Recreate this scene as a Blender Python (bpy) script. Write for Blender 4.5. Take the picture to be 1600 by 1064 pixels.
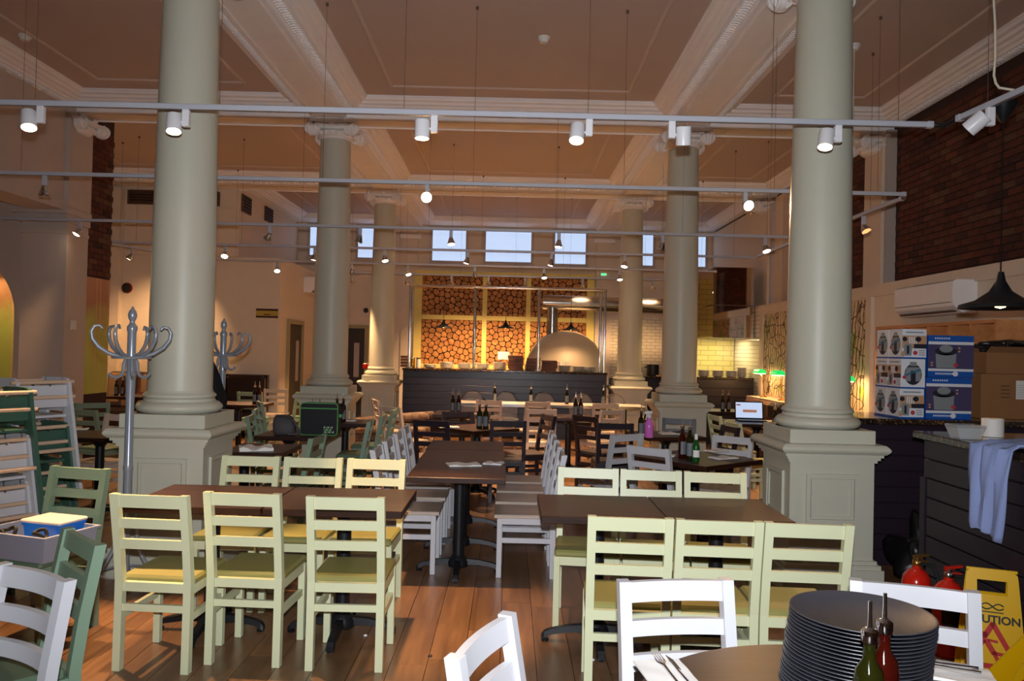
import bpy, bmesh, math, random
from mathutils import Vector, Matrix
rnd = random.Random(7)
for o in list(bpy.data.objects): bpy.data.objects.remove(o)
C = bpy.context.scene.collection
SC = bpy.context.scene

# ------------------------------------------------------------------ camera
# photograph taken as 1600 x 1064; world +Y runs into the room and vanishes at (797, 548)
FPX = 1250.0; CX, CY, CAMH = 800.0, 532.0, 1.6
def cam_basis(vx=797.0, vy=548.0, roll=1.35):
    a = math.radians(roll)
    Y = Vector(((vx-CX)/FPX, -(vy-CY)/FPX, -1.0)).normalized()      # in camera axes right, up, back
    X = Vector((math.cos(a), -math.sin(a), 0.0)); X = (X - Y*X.dot(Y)).normalized()
    Z = X.cross(Y)
    return Vector((X.x,Y.x,Z.x)), Vector((X.y,Y.y,Z.y)), Vector((X.z,Y.z,Z.z))
CR, CU, CB = cam_basis()
cd = bpy.data.cameras.new('camera'); cam = bpy.data.objects.new('camera', cd); C.objects.link(cam)
cd.sensor_fit = 'HORIZONTAL'; cd.sensor_width = 36.0; cd.lens = 36.0*FPX/1600.0
cd.clip_start = 0.05; cd.clip_end = 200
cam.matrix_world = Matrix(((CR.x,CU.x,CB.x,0),(CR.y,CU.y,CB.y,0),(CR.z,CU.z,CB.z,CAMH),(0,0,0,1)))
SC.camera = cam
def ray(px, py): return CR*((px-CX)/FPX) - CU*((py-CY)/FPX) - CB
def atz(px, py, z): d = ray(px,py); t = (z-CAMH)/d.z; return Vector((d.x*t, d.y*t, z))
def aty(px, py, y): d = ray(px,py); t = y/d.y; return Vector((d.x*t, y, CAMH+d.z*t))
def atx(px, py, x): d = ray(px,py); t = x/d.x; return Vector((x, d.y*t, CAMH+d.z*t))

# ------------------------------------------------------------------ world, exposure, flash
W = bpy.data.worlds.new('world'); SC.world = W; W.use_nodes = True
W.node_tree.nodes['Background'].inputs[0].default_value = (0.35,0.42,0.55,1)
W.node_tree.nodes['Background'].inputs[1].default_value = 0.35
SC.view_settings.view_transform = 'Standard'; SC.view_settings.look = 'None'
SC.view_settings.gamma = 1.0; SC.view_settings.use_curve_mapping = False
SC.view_settings.exposure = 0.62
def light(name, kind, loc, power, color, parent=None, **kw):
    L = bpy.data.lights.new(name, kind); L.energy = power; L.color = color
    for k, v in kw.items(): setattr(L, k, v)
    o = bpy.data.objects.new(name, L); C.objects.link(o); o.location = loc
    if parent: o.parent = parent
    return o
FLASH = 500.0
fl = light('flash_light', 'SPOT', (0.0,-0.02,CAMH+0.13), FLASH, (0.92,0.95,1.0), shadow_soft_size=0.02, spot_size=math.radians(104), spot_blend=1.0)
fl.rotation_euler = (math.radians(92),0,0)
WARM = (1.0,0.59,0.28); WK = 5.0
def aim(o, d):
    o.rotation_euler = Vector(d).to_track_quat('-Z','Y').to_euler()

# ------------------------------------------------------------------ materials
MATS = {}
def _nt(name):
    m = bpy.data.materials.new(name); m.use_nodes = True; MATS[name] = m
    nt = m.node_tree; return m, nt, nt.nodes['Principled BSDF']
def N(nt, t, **kw):
    n = nt.nodes.new(t)
    for k, v in kw.items(): setattr(n, k, v)
    return n
def hexc(*c): # 8-bit sRGB to linear
    return tuple(((v/255)/12.92 if v/255 <= .04045 else (((v/255)+.055)/1.055)**2.4) for v in c) + (1.0,)
def mat(name, rgb, rough=.5, metal=0.0, var=.06, scale=6.0, bump=0.0, bscale=60.0, emit=None, estr=0.0, coat=0.0, trans=0.0, ior=1.45, alpha=1.0, stretch=(1,1,1), spec=None):
    m, nt, b = _nt(name); L = nt.links
    c = hexc(*rgb)
    tc = N(nt,'ShaderNodeTexCoord'); mp = N(nt,'ShaderNodeMapping'); mp.inputs['Scale'].default_value = stretch
    L.new(tc.outputs['Object'], mp.inputs[0])
    nz = N(nt,'ShaderNodeTexNoise'); nz.inputs['Scale'].default_value = scale; nz.inputs['Detail'].default_value = 4
    L.new(mp.outputs[0], nz.inputs[0])
    mx = N(nt,'ShaderNodeMix', data_type='RGBA')
    mx.inputs[6].default_value = tuple(v*(1-var) for v in c[:3])+(1,); mx.inputs[7].default_value = tuple(min(1,v*(1+var)) for v in c[:3])+(1,)
    L.new(nz.outputs[0], mx.inputs[0]); L.new(mx.outputs[2], b.inputs['Base Color'])
    b.inputs['Roughness'].default_value = rough; b.inputs['Metallic'].default_value = metal
    b.inputs['Coat Weight'].default_value = coat; b.inputs['Transmission Weight'].default_value = trans; b.inputs['IOR'].default_value = ior
    if spec is not None: b.inputs['Specular IOR Level'].default_value = spec
    if alpha < 1: b.inputs['Alpha'].default_value = alpha
    if emit: b.inputs['Emission Color'].default_value = tuple(emit)+(1,); b.inputs['Emission Strength'].default_value = estr
    if bump:
        n2 = N(nt,'ShaderNodeTexNoise'); n2.inputs['Scale'].default_value = bscale; n2.inputs['Detail'].default_value = 5
        bp = N(nt,'ShaderNodeBump'); bp.inputs['Strength'].default_value = bump; bp.inputs['Distance'].default_value = .004
        L.new(mp.outputs[0], n2.inputs[0]); L.new(n2.outputs[0], bp.inputs['Height']); L.new(bp.outputs[0], b.inputs['Normal'])
    return m
def woodmat(name, dark, light_, rough=.4, axis='Y', island=False, obj_rand=True, coat=.1, varamt=.5, grain=1.0, bumpk=.15, spec=.5):
    """wood: long stretched grain, a tone per object (or per island)"""
    m, nt, b = _nt(name); L = nt.links
    tc = N(nt,'ShaderNodeTexCoord'); geo = N(nt,'ShaderNodeNewGeometry'); oi = N(nt,'ShaderNodeObjectInfo')
    src = geo.outputs['Random Per Island'] if island else oi.outputs['Random']
    mp = N(nt,'ShaderNodeMapping'); s = {'Y':(14,1.2,14),'X':(1.2,14,14),'Z':(14,14,1.2)}[axis]
    mp.inputs['Scale'].default_value = tuple(v*grain for v in s)
    L.new(tc.outputs['Object'], mp.inputs[0])
    vm = N(nt,'ShaderNodeVectorMath', operation='SCALE'); vm.inputs[0].default_value = (7.3,31.7,5.1)
    mul = N(nt,'ShaderNodeMath', operation='MULTIPLY'); mul.inputs[1].default_value = 9.0; L.new(src, mul.inputs[0]); L.new(mul.outputs[0], vm.inputs['Scale'])
    ad = N(nt,'ShaderNodeVectorMath', operation='ADD'); L.new(mp.outputs[0], ad.inputs[0]); L.new(vm.outputs[0], ad.inputs[1])
    nz = N(nt,'ShaderNodeTexNoise'); nz.inputs['Scale'].default_value = 1.0; nz.inputs['Detail'].default_value = 7; nz.inputs['Roughness'].default_value=.62; nz.inputs['Distortion'].default_value = .6
    L.new(ad.outputs[0], nz.inputs[0])
    mr = N(nt,'ShaderNodeMapRange'); mr.inputs[1].default_value = .32; mr.inputs[2].default_value = .68; L.new(nz.outputs[0], mr.inputs[0])
    mx = N(nt,'ShaderNodeMix', data_type='RGBA'); mx.inputs[6].default_value = hexc(*dark); mx.inputs[7].default_value = hexc(*light_)
    L.new(mr.outputs[0], mx.inputs[0])
    hs = N(nt,'ShaderNodeHueSaturation'); mr2 = N(nt,'ShaderNodeMapRange'); mr2.inputs[3].default_value = 1-varamt*.5; mr2.inputs[4].default_value = 1+varamt*.5
    L.new(src, mr2.inputs[0]); L.new(mr2.outputs[0], hs.inputs['Value']); L.new(mx.outputs[2], hs.inputs['Color']); L.new(hs.outputs[0], b.inputs['Base Color'])
    b.inputs['Roughness'].default_value = rough; b.inputs['Coat Weight'].default_value = coat; b.inputs['Coat Roughness'].default_value = .25; b.inputs['Specular IOR Level'].default_value = spec
    bp = N(nt,'ShaderNodeBump'); bp.inputs['Strength'].default_value = bumpk; bp.inputs['Distance'].default_value = .003
    L.new(nz.outputs[0], bp.inputs['Height']); L.new(bp.outputs[0], b.inputs['Normal'])
    return m
def granite(name):
    m, nt, b = _nt(name); L = nt.links
    tc = N(nt,'ShaderNodeTexCoord'); v = N(nt,'ShaderNodeTexVoronoi'); v.inputs['Scale'].default_value = 70
    L.new(tc.outputs['Object'], v.inputs[0]); r = N(nt,'ShaderNodeValToRGB'); L.new(v.outputs['Color'], r.inputs[0])
    e = r.color_ramp.elements; e[0].position=.2; e[0].color=hexc(22,18,16); e[1].position=.85; e[1].color=hexc(120,92,62)
    n = r.color_ramp.elements.new(.5); n.color = hexc(58,42,30); n = r.color_ramp.elements.new(.7); n.color = hexc(38,34,32)
    L.new(r.outputs[0], b.inputs['Base Color']); b.inputs['Roughness'].default_value=.12; b.inputs['Coat Weight'].default_value=.3
    return m
def tilemat(name, col, grout, w, h, rough=.12):
    m, nt, b = _nt(name); L = nt.links
    tc = N(nt,'ShaderNodeTexCoord'); sp = N(nt,'ShaderNodeSeparateXYZ'); cb = N(nt,'ShaderNodeCombineXYZ')
    L.new(tc.outputs['Object'], sp.inputs[0]); L.new(sp.outputs['X'], cb.inputs['X']); L.new(sp.outputs['Z'], cb.inputs['Y'])
    br = N(nt,'ShaderNodeTexBrick'); L.new(cb.outputs[0], br.inputs[0]); br.inputs['Scale'].default_value = 1.0
    br.inputs['Brick Width'].default_value = w; br.inputs['Row Height'].default_value = h; br.inputs['Mortar Size'].default_value = .005
    br.inputs['Color1'].default_value = hexc(*col); br.inputs['Color2'].default_value = hexc(*[int(c*.96) for c in col]); br.inputs['Mortar'].default_value = hexc(*grout)
    L.new(br.outputs[0], b.inputs['Base Color']); b.inputs['Roughness'].default_value = rough
    bp = N(nt,'ShaderNodeBump'); bp.inputs['Strength'].default_value=.5; bp.inputs['Distance'].default_value=.003; bp.invert=True
    L.new(br.outputs['Fac'], bp.inputs['Height']); L.new(bp.outputs[0], b.inputs['Normal'])
    return m
def mural_forest(name):
    """printed wall mural: green meadow below, rust wood above, pale thin trunks"""
    m, nt, b = _nt(name); L = nt.links
    tc = N(nt,'ShaderNodeTexCoord'); sp = N(nt,'ShaderNodeSeparateXYZ'); L.new(tc.outputs['Object'], sp.inputs[0])
    add = N(nt,'ShaderNodeMath', operation='ADD'); L.new(sp.outputs['X'], add.inputs[0]); L.new(sp.outputs['Y'], add.inputs[1])
    nz = N(nt,'ShaderNodeTexNoise'); nz.inputs['Scale'].default_value = 2.5; nz.inputs['Detail'].default_value = 6; L.new(tc.outputs['Object'], nz.inputs[0])
    h = N(nt,'ShaderNodeMath', operation='MULTIPLY_ADD'); L.new(nz.outputs[0], h.inputs[0]); h.inputs[1].default_value = .8; L.new(sp.outputs['Z'], h.inputs[2])
    r = N(nt,'ShaderNodeValToRGB'); mr = N(nt,'ShaderNodeMapRange'); mr.inputs[1].default_value=.6; mr.inputs[2].default_value=3.2; L.new(h.outputs[0], mr.inputs[0]); L.new(mr.outputs[0], r.inputs[0])
    e = r.color_ramp.elements; e[0].position=.0; e[0].color=hexc(182,190,84); e[1].position=.95; e[1].color=hexc(196,140,104)
    q=e.new(.62); q.color=hexc(190,194,96); q=e.new(.74); q.color=hexc(176,120,88)
    wv = N(nt,'ShaderNodeTexNoise', noise_dimensions='1D'); wv.inputs['Scale'].default_value = 3.3; wv.inputs['Detail'].default_value = 1
    L.new(add.outputs[0], wv.inputs['W'])
    tr = N(nt,'ShaderNodeValToRGB'); t = tr.color_ramp.elements; t[0].position=.50; t[0].color=(0,0,0,1); t[1].position=.56; t[1].color=(0,0,0,1); q=t.new(.53); q.color=(1,1,1,1)
    L.new(wv.outputs[0], tr.inputs[0])
    mx = N(nt,'ShaderNodeMix', data_type='RGBA'); L.new(tr.outputs[0], mx.inputs[0]); L.new(r.outputs[0], mx.inputs[6]); mx.inputs[7].default_value = hexc(232,180,130)
    L.new(mx.outputs[2], b.inputs['Base Color']); b.inputs['Roughness'].default_value=.5
    return m
def mural_doodle(name):
    """cream mural with brown ink loops and a few green patches"""
    m, nt, b = _nt(name); L = nt.links
    tc = N(nt,'ShaderNodeTexCoord'); nz = N(nt,'ShaderNodeTexNoise'); nz.inputs['Scale'].default_value = 1.6; L.new(tc.outputs['Object'], nz.inputs[0])
    mxv = N(nt,'ShaderNodeMix', data_type='VECTOR'); mxv.inputs[0].default_value=.25; L.new(tc.outputs['Object'], mxv.inputs[4]); L.new(nz.outputs['Color'], mxv.inputs[5])
    v = N(nt,'ShaderNodeTexVoronoi', feature='DISTANCE_TO_EDGE'); v.inputs['Scale'].default_value = 7; L.new(mxv.outputs[1], v.inputs[0])
    w = N(nt,'ShaderNodeTexWave', wave_type='RINGS'); w.inputs['Scale'].default_value = 3.2; w.inputs['Distortion'].default_value = 6; w.inputs['Detail'].default_value = 3; L.new(tc.outputs['Object'], w.inputs[0])
    r1 = N(nt,'ShaderNodeMapRange'); r1.inputs[1].default_value=.02; r1.inputs[2].default_value=.05; L.new(v.outputs[0], r1.inputs[0])
    r2 = N(nt,'ShaderNodeMapRange'); r2.inputs[1].default_value=.08; r2.inputs[2].default_value=.2; L.new(w.outputs[0], r2.inputs[0])
    mn = N(nt,'ShaderNodeMath', operation='MULTIPLY'); L.new(r1.outputs[0], mn.inputs[0]); L.new(r2.outputs[0], mn.inputs[1])
    n2 = N(nt,'ShaderNodeTexNoise'); n2.inputs['Scale'].default_value=2.2; L.new(tc.outputs['Object'], n2.inputs[0])
    r3 = N(nt,'ShaderNodeMapRange'); r3.inputs[1].default_value=.58; r3.inputs[2].default_value=.66; L.new(n2.outputs[0], r3.inputs[0])
    bg = N(nt,'ShaderNodeMix', data_type='RGBA'); bg.inputs[6].default_value=hexc(226,208,168); bg.inputs[7].default_value=hexc(150,190,70); L.new(r3.outputs[0], bg.inputs[0])
    mx = N(nt,'ShaderNodeMix', data_type='RGBA'); L.new(mn.outputs[0], mx.inputs[0]); mx.inputs[6].default_value=hexc(82,52,34); L.new(bg.outputs[2], mx.inputs[7])
    L.new(mx.outputs[2], b.inputs['Base Color']); b.inputs['Roughness'].default_value=.6
    return m
def patchmat(name, cols, scale=5.0, rough=.7):
    m, nt, b = _nt(name); L = nt.links
    tc = N(nt,'ShaderNodeTexCoord'); v = N(nt,'ShaderNodeTexVoronoi', distance='CHEBYCHEV'); v.inputs['Scale'].default_value = scale
    L.new(tc.outputs['Object'], v.inputs[0]); r = N(nt,'ShaderNodeValToRGB'); r.color_ramp.interpolation='CONSTANT'; L.new(v.outputs['Color'], r.inputs[0])
    e = r.color_ramp.elements; e[0].color = hexc(*cols[0]); e[1].position = (len(cols)-1)/len(cols); e[1].color = hexc(*cols[-1])
    for i, c in enumerate(cols[1:-1]): q = e.new((i+1)/len(cols)); q.color = hexc(*c)
    L.new(r.outputs[0], b.inputs['Base Color']); b.inputs['Roughness'].default_value = rough
    return m
def M(n): return MATS[n]

mat('wall_paint', (226,210,190), .6, bump=.08, bscale=40)
mat('plaster_white', (246,242,240), .55, var=.04, bump=.05, bscale=50)
mat('ceiling_frame', (204,186,172), .7, var=.04)
mat('ceiling_paint', (192,174,164), .7, var=.05, scale=1.5)
mat('column_paint', (196,195,178), .42, var=.03, scale=2, bump=.03, bscale=25)
mat('capital_paint', (240,234,230), .6, var=.05, bump=.25, bscale=60)
mat('cream_paint', (232,214,120), .5)
mat('grey_wall', (196,182,172), .6, var=.05)
mat('white_lacquer', (236,236,240), .3, var=.02)
mat('chair_white', (198,199,205), .32, var=.03)
mat('chair_cream', (212,216,178), .38, var=.03)
mat('chair_sage', (124,148,126), .38, var=.04)
mat('chair_plum', (44,36,44), .35, var=.06)
mat('chair_white_warmlit', (206,188,172), .4, var=.05)  # white chairs again, with the peach of the warm light put into the colour
mat('pad_olive', (140,136,78), .5, var=.06, scale=14)
mat('pad_sage', (96,118,96), .5)
mat('pad_plum', (52,40,42), .5)
woodmat('seat_wood', (168,150,136), (206,190,176), .35, axis='Y', varamt=.15)
woodmat('table_wood', (34,17,11), (60,33,22), .38, axis='X', varamt=.2, coat=.0, spec=.28)
woodmat('plank_wood', (100,70,46), (138,101,70), .34, axis='Y', varamt=.34, coat=.2)
woodmat('plank_wood_far', (100,70,46), (138,101,70), .34, axis='Y', island=True, varamt=.34, coat=.2)
mat('black_iron', (28,29,33), .42, .3, var=.1)
mat('black_plastic', (18,18,20), .35, var=.1)
mat('black_cloth', (14,14,17), .85, var=.2, bump=.3)
mat('chrome', (215,215,218), .12, 1.0, var=.02)
mat('steel', (190,188,184), .2, 1.0, var=.04)
mat('mirror_steel', (206,198,188), .05, 1.0, var=.02, scale=1.2, bump=.05, bscale=3)
mat('track_grey', (196,199,210), .3, .15, var=.04)
mat('coat_stand_grey', (150,158,170), .28, .3, var=.05)
mat('plum_panel', (40,29,42), .38, var=.08, stretch=(1,1,12))
mat('navy_panel', (40,37,54), .3, var=.08, stretch=(1,1,12))
granite('granite')
tilemat('tile_white', (236,228,206), (170,158,140), .2, .075)
tilemat('tile_cream', (238,226,150), (176,160,100), .3, .1, .06)
mural_forest('mural_forest'); mural_doodle('mural_doodle')
patchmat('patchwork', [(86,56,42),(128,92,62),(60,40,34),(110,58,48),(150,118,84),(46,34,32)], 3.0)
mat('dark_leather', (40,26,22), .4, var=.2, bump=.2)
woodmat('log_end', (150,92,44), (212,150,84), .7, axis='Y', varamt=.35, coat=0, grain=.6)
woodmat('log_end_stuff', (150,92,44), (212,150,84), .7, axis='Y', island=True, varamt=.35, coat=0, grain=.6)
woodmat('bark', (72,52,42), (146,120,102), .85, axis='Y', varamt=.5, coat=0, bumpk=.8)
mat('log_gap', (34,20,12), .9)
woodmat('shelf_wood', (196,128,74), (222,156,98), .45, axis='Y', varamt=.1)
woodmat('board_wood', (78,40,22), (132,76,42), .5, axis='X', varamt=.5, coat=0)
mat('brick_mortar', (62,44,38), .9, bump=.5, bscale=80)
def brickmat(name, island):
    m, nt, b = _nt(name); L = nt.links
    src = N(nt,'ShaderNodeNewGeometry').outputs['Random Per Island'] if island else N(nt,'ShaderNodeObjectInfo').outputs['Random']
    r = N(nt,'ShaderNodeValToRGB'); L.new(src, r.inputs[0]); e=r.color_ramp.elements
    e[0].color=hexc(66,36,28); e[1].position=1; e[1].color=hexc(132,70,46)
    for p,c in ((.3,(96,48,34)),(.55,(106,52,34)),(.8,(104,56,42)),(.96,(112,78,56))): q=e.new(p); q.color=hexc(*c)
    tc = N(nt,'ShaderNodeTexCoord'); nz=N(nt,'ShaderNodeTexNoise'); nz.inputs['Scale'].default_value=22; nz.inputs['Detail'].default_value=6; L.new(tc.outputs['Object'], nz.inputs[0])
    mx=N(nt,'ShaderNodeMix', data_type='RGBA', blend_type='MULTIPLY'); mx.inputs[0].default_value=.5; L.new(r.outputs[0], mx.inputs[6]); L.new(nz.outputs[0], mx.inputs[7])
    L.new(mx.outputs[2], b.inputs['Base Color']); b.inputs['Roughness'].default_value=.85
    bp=N(nt,'ShaderNodeBump'); bp.inputs['Strength'].default_value=.6; bp.inputs['Distance'].default_value=.006; L.new(nz.outputs[0], bp.inputs['Height']); L.new(bp.outputs[0], b.inputs['Normal'])
brickmat('brick', False); brickmat('brick_far', True)
mat('daylight_pane', (200,222,245), .3, emit=(.46,.62,.90), estr=.62)
mat('lamp_glow', (255,220,170), .4, emit=(1.0,.80,.55), estr=14.0)
mat('lamp_dim', (255,190,120), .3, .6, emit=(1.0,.55,.25), estr=.5)
mat('bulb_warm', (255,200,120), .4, emit=(1.0,.62,.25), estr=9.0)
mat('glass_clear', (235,240,240), .04, trans=1.0, ior=1.45, var=.0)
mat('acrylic_smoke', (240,236,232), .05, trans=1.0, ior=1.15, var=.0)
mat('acrylic_panel', (245,240,236), .08, alpha=.10, var=.0)
mat('container_clear', (214,218,220), .08, alpha=.35, var=.0)
mat('bottle_green', (30,62,22), .08, trans=.35, var=.1)
mat('bottle_oil', (38,40,8), .06, trans=.45, var=.1)
mat('bottle_red', (62,12,6), .06, trans=.35, var=.1)
mat('bottle_dark', (26,20,16), .1, var=.1)
mat('paper_white', (232,230,226), .6, var=.04)
mat('paper_grey', (112,118,124), .5, var=.08, scale=30)
mat('ceramic', (228,220,208), .2, var=.03)
mat('tray_black', (58,59,66), .36, var=.1, scale=40, bump=.1, bscale=200)
mat('yellow_plastic', (226,176,8), .32, var=.03)
mat('sign_black', (24,22,22), .5); mat('sign_red', (184,22,14), .45)
mat('red_enamel', (206,34,18), .18, coat=.5, var=.04)
mat('blue_cloth', (150,168,220), .85, var=.08, scale=18, bump=.3, bscale=120)
mat('cardboard', (150,106,66), .8, var=.08, bump=.1)
mat('box_blue', (24,86,172), .25, var=.05); mat('box_plum', (74,66,104), .25, var=.08); mat('box_white', (222,226,234), .25, var=.03)
mat('ink_dark', (40,40,52), .4); mat('ink_teal', (40,110,140), .4); mat('ink_tan', (190,150,116), .4); mat('ink_grey', (150,158,164), .35, .3); mat('ink_rose', (186,60,76), .4)
mat('tub_grey', (150,154,172), .35, var=.04); mat('tub_blue', (20,110,214), .35, var=.04); mat('lid_clear', (226,214,206), .25, var=.04)
mat('bag_green', (92,176,96), .6); mat('bag_black', (20,20,26), .6, var=.2, bump=.3, bscale=90, stretch=(1,1,3)); mat('bag_grey', (78,74,76), .7, var=.2, bump=.3)
mat('lamp_green', (20,190,70), .15, emit=(.02,.75,.15), estr=.6); mat('brass', (200,150,70), .25, .9)
mat('oven_white', (206,192,168), .45, var=.06, scale=3)
mat('screen', (120,150,200), .2, emit=(.42,.50,.66), estr=.75); mat('screen_tan', (150,96,66), .3, emit=(.35,.16,.1), estr=.5)
mat('door_dark', (58,50,42), .5, var=.1); mat('door_trim', (168,156,116), .5); mat('vent_brown', (92,72,56), .55, .3)
mat('sign_gold', (186,160,70), .5); mat('sign_maroon', (58,20,16), .5); mat('exit_green', (30,170,70), .4, emit=(.1,.8,.25), estr=1.2)
mat('liquid_pink', (226,120,214), .15, var=.05); mat('beer_green', (18,96,30), .08, trans=.4, var=.1)
mat('pot_black', (22,22,22), .4); mat('switch_white', (226,220,210), .4); mat('wire_grey', (112,92,80), .6, .4); mat('cable_white', (214,204,184), .5)
mat('strap_black', (18,18,18), .7); mat('rung_wood', (206,176,150), .5); mat('rubber', (30,30,30), .7); mat('highchair_green', (58,92,78), .4)

# ------------------------------------------------------------------ mesh helpers
class MB:
    def __init__(s): s.v=[]; s.f=[]
    def add(s, vs, fs):
        k=len(s.v); s.v += [tuple(v) for v in vs]; s.f += [tuple(i+k for i in f) for f in fs]; return s
    def box(s, x0,x1,y0,y1,z0,z1, mtx=None):
        vs=[Vector((x,y,z)) for z in (z0,z1) for y in (y0,y1) for x in (x0,x1)]
        if mtx: vs=[mtx@v for v in vs]
        return s.add(vs, [(0,2,3,1),(4,5,7,6),(0,1,5,4),(2,6,7,3),(0,4,6,2),(1,3,7,5)])
    def cbox(s, c, sz, rz=0, b=0.0):
        m = Matrix.Translation(Vector(c)) @ Matrix.Rotation(rz,4,'Z')
        if b: return s.bbox(-sz[0]/2,sz[0]/2,-sz[1]/2,sz[1]/2,-sz[2]/2,sz[2]/2,b,m)
        return s.box(-sz[0]/2,sz[0]/2,-sz[1]/2,sz[1]/2,-sz[2]/2,sz[2]/2,m)
    def bbox(s, x0,x1,y0,y1,z0,z1,b, mtx=None):
        """box with chamfered edges"""
        vs=[];fs=[];idx={}
        X=(x0,x1);Y=(y0,y1);Z=(z0,z1)
        for i in (0,1):
            for j in (0,1):
                for k in (0,1):
                    sx,sy,sz=(1-2*i),(1-2*j),(1-2*k)
                    for a in range(3):
                        p=[X[i]+sx*b,Y[j]+sy*b,Z[k]+sz*b]; p[a]=(X[i],Y[j],Z[k])[a]
                        idx[(i,j,k,a)]=len(vs); vs.append(Vector(p))
        for i in (0,1):
            q=[idx[(i,0,0,0)],idx[(i,1,0,0)],idx[(i,1,1,0)],idx[(i,0,1,0)]]; fs.append(q if i else q[::-1])
            q=[idx[(0,i,0,1)],idx[(0,i,1,1)],idx[(1,i,1,1)],idx[(1,i,0,1)]]; fs.append(q if i else q[::-1])
            q=[idx[(0,0,i,2)],idx[(1,0,i,2)],idx[(1,1,i,2)],idx[(0,1,i,2)]]; fs.append(q if i else q[::-1])
        for i in (0,1):
            for j in (0,1):
                fs.append([idx[(i,j,0,0)],idx[(i,j,1,0)],idx[(i,j,1,1)],idx[(i,j,0,1)]])
                fs.append([idx[(i,0,j,0)],idx[(i,1,j,0)],idx[(i,1,j,2)],idx[(i,0,j,2)]])
                fs.append([idx[(0,i,j,1)],idx[(1,i,j,1)],idx[(1,i,j,2)],idx[(0,i,j,2)]])
                for k in (0,1): fs.append([idx[(i,j,k,a)] for a in range(3)])
        if mtx: vs=[mtx@v for v in vs]
        return s.add(vs,fs)
    def lathe(s, prof, n=20, c=(0,0,0), mtx=None, cap=True):
        vs=[];fs=[]
        for r,z in prof:
            for i in range(n):
                a=2*math.pi*i/n; vs.append(Vector((r*math.cos(a),r*math.sin(a),z)))
        for k in range(len(prof)-1):
            for i in range(n):
                j=(i+1)%n; fs.append((k*n+i,k*n+j,(k+1)*n+j,(k+1)*n+i))
        if cap:
            if prof[0][0]>1e-6: fs.append(tuple(range(n))[::-1])
            if prof[-1][0]>1e-6: fs.append(tuple((len(prof)-1)*n+i for i in range(n)))
        T=Matrix.Translation(Vector(c))
        if mtx: T=T@mtx
        return s.add([T@v for v in vs],fs)
    def cyl(s, p0, p1, r, n=12, r2=None):
        p0=Vector(p0);p1=Vector(p1);d=p1-p0;L=d.length
        m=Matrix.Translation(p0)@d.to_track_quat('Z','Y').to_matrix().to_4x4()
        return s.lathe([(r,0),(r if r2 is None else r2,L)],n,mtx=m)
    def tube(s, pts, r, n=8, closed=False):
        pts=[Vector(p) for p in pts]; rs=r if isinstance(r,(list,tuple)) else [r]*len(pts)
        vs=[];fs=[];m=len(pts); nrm=None
        for i,p in enumerate(pts):
            t=(pts[(i+1)%m]-pts[i-1]) if closed else (pts[min(i+1,m-1)]-pts[max(i-1,0)])
            t.normalize()
            if nrm is None: nrm=t.orthogonal().normalized()
            nrm=(nrm-t*nrm.dot(t)); nrm = nrm.normalized() if nrm.length>1e-6 else t.orthogonal().normalized()
            bn=t.cross(nrm)
            for k in range(n):
                a=2*math.pi*k/n; vs.append(p+(nrm*math.cos(a)+bn*math.sin(a))*rs[i])
        for i in range(m if closed else m-1):
            j=(i+1)%m
            for k in range(n): fs.append((i*n+k,i*n+(k+1)%n,j*n+(k+1)%n,j*n+k))
        if not closed: fs.append(tuple(range(n))[::-1]); fs.append(tuple((m-1)*n+k for k in range(n)))
        return s.add(vs,fs)
    def prism(s, poly, a0, a1, axis='y', mtx=None):
        """poly in the plane across axis, extruded from a0 to a1"""
        f={'y':lambda p,a:(p[0],a,p[1]),'x':lambda p,a:(a,p[0],p[1]),'z':lambda p,a:(p[0],p[1],a)}[axis]
        n=len(poly); vs=[Vector(f(p,a0)) for p in poly]+[Vector(f(p,a1)) for p in poly]
        if mtx: vs=[mtx@v for v in vs]
        fs=[tuple(range(n))[::-1],tuple(range(n,2*n))]+[(i,(i+1)%n,n+(i+1)%n,n+i) for i in range(n)]
        return s.add(vs,fs)
    def sweep(s, secs):
        """rings of equal length, capped"""
        n=len(secs[0]); vs=[v for q in secs for v in q]; fs=[tuple(range(n))[::-1], tuple((len(secs)-1)*n+i for i in range(n))]
        for k in range(len(secs)-1):
            for i in range(n): j=(i+1)%n; fs.append((k*n+i,k*n+j,(k+1)*n+j,(k+1)*n+i))
        return s.add(vs,fs)
    def frame(s, w, h, t, d, y0=0.0, mtx=None):
        """rectangular picture-frame in the XZ plane"""
        o=[(-w/2,-h/2),(w/2,-h/2),(w/2,h/2),(-w/2,h/2)]; i=[(-w/2+t,-h/2+t),(w/2-t,-h/2+t),(w/2-t,h/2-t),(-w/2+t,h/2-t)]
        vs=[Vector((p[0],y0,p[1])) for p in o]+[Vector((p[0],y0,p[1])) for p in i]+[Vector((p[0],y0+d,p[1])) for p in o]+[Vector((p[0],y0+d,p[1])) for p in i]
        fs=[]
        for k in range(4):
            j=(k+1)%4
            fs+= [(k,j,4+j,4+k),(8+k,12+k,12+j,8+j),(k,8+k,8+j,j),(4+k,4+j,12+j,12+k)]
        if mtx: vs=[mtx@v for v in vs]
        return s.add(vs,fs)
    def mesh(s, name, smooth=None):
        me=bpy.data.meshes.new(name); me.from_pydata(s.v,[],s.f)
        bm=bmesh.new(); bm.from_mesh(me); bmesh.ops.recalc_face_normals(bm, faces=bm.faces); bm.to_mesh(me); bm.free()
        if smooth:
            me.polygons.foreach_set('use_smooth',[True]*len(me.polygons))
            try: me.set_sharp_from_angle(angle=math.radians(smooth))
            except Exception: pass
        me.update(); return me
    def build(s, name, material, parent=None, smooth=None, loc=None):
        me=s.mesh(name, smooth); me.materials.append(M(material))
        return inst(name, me, parent, loc)
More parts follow.
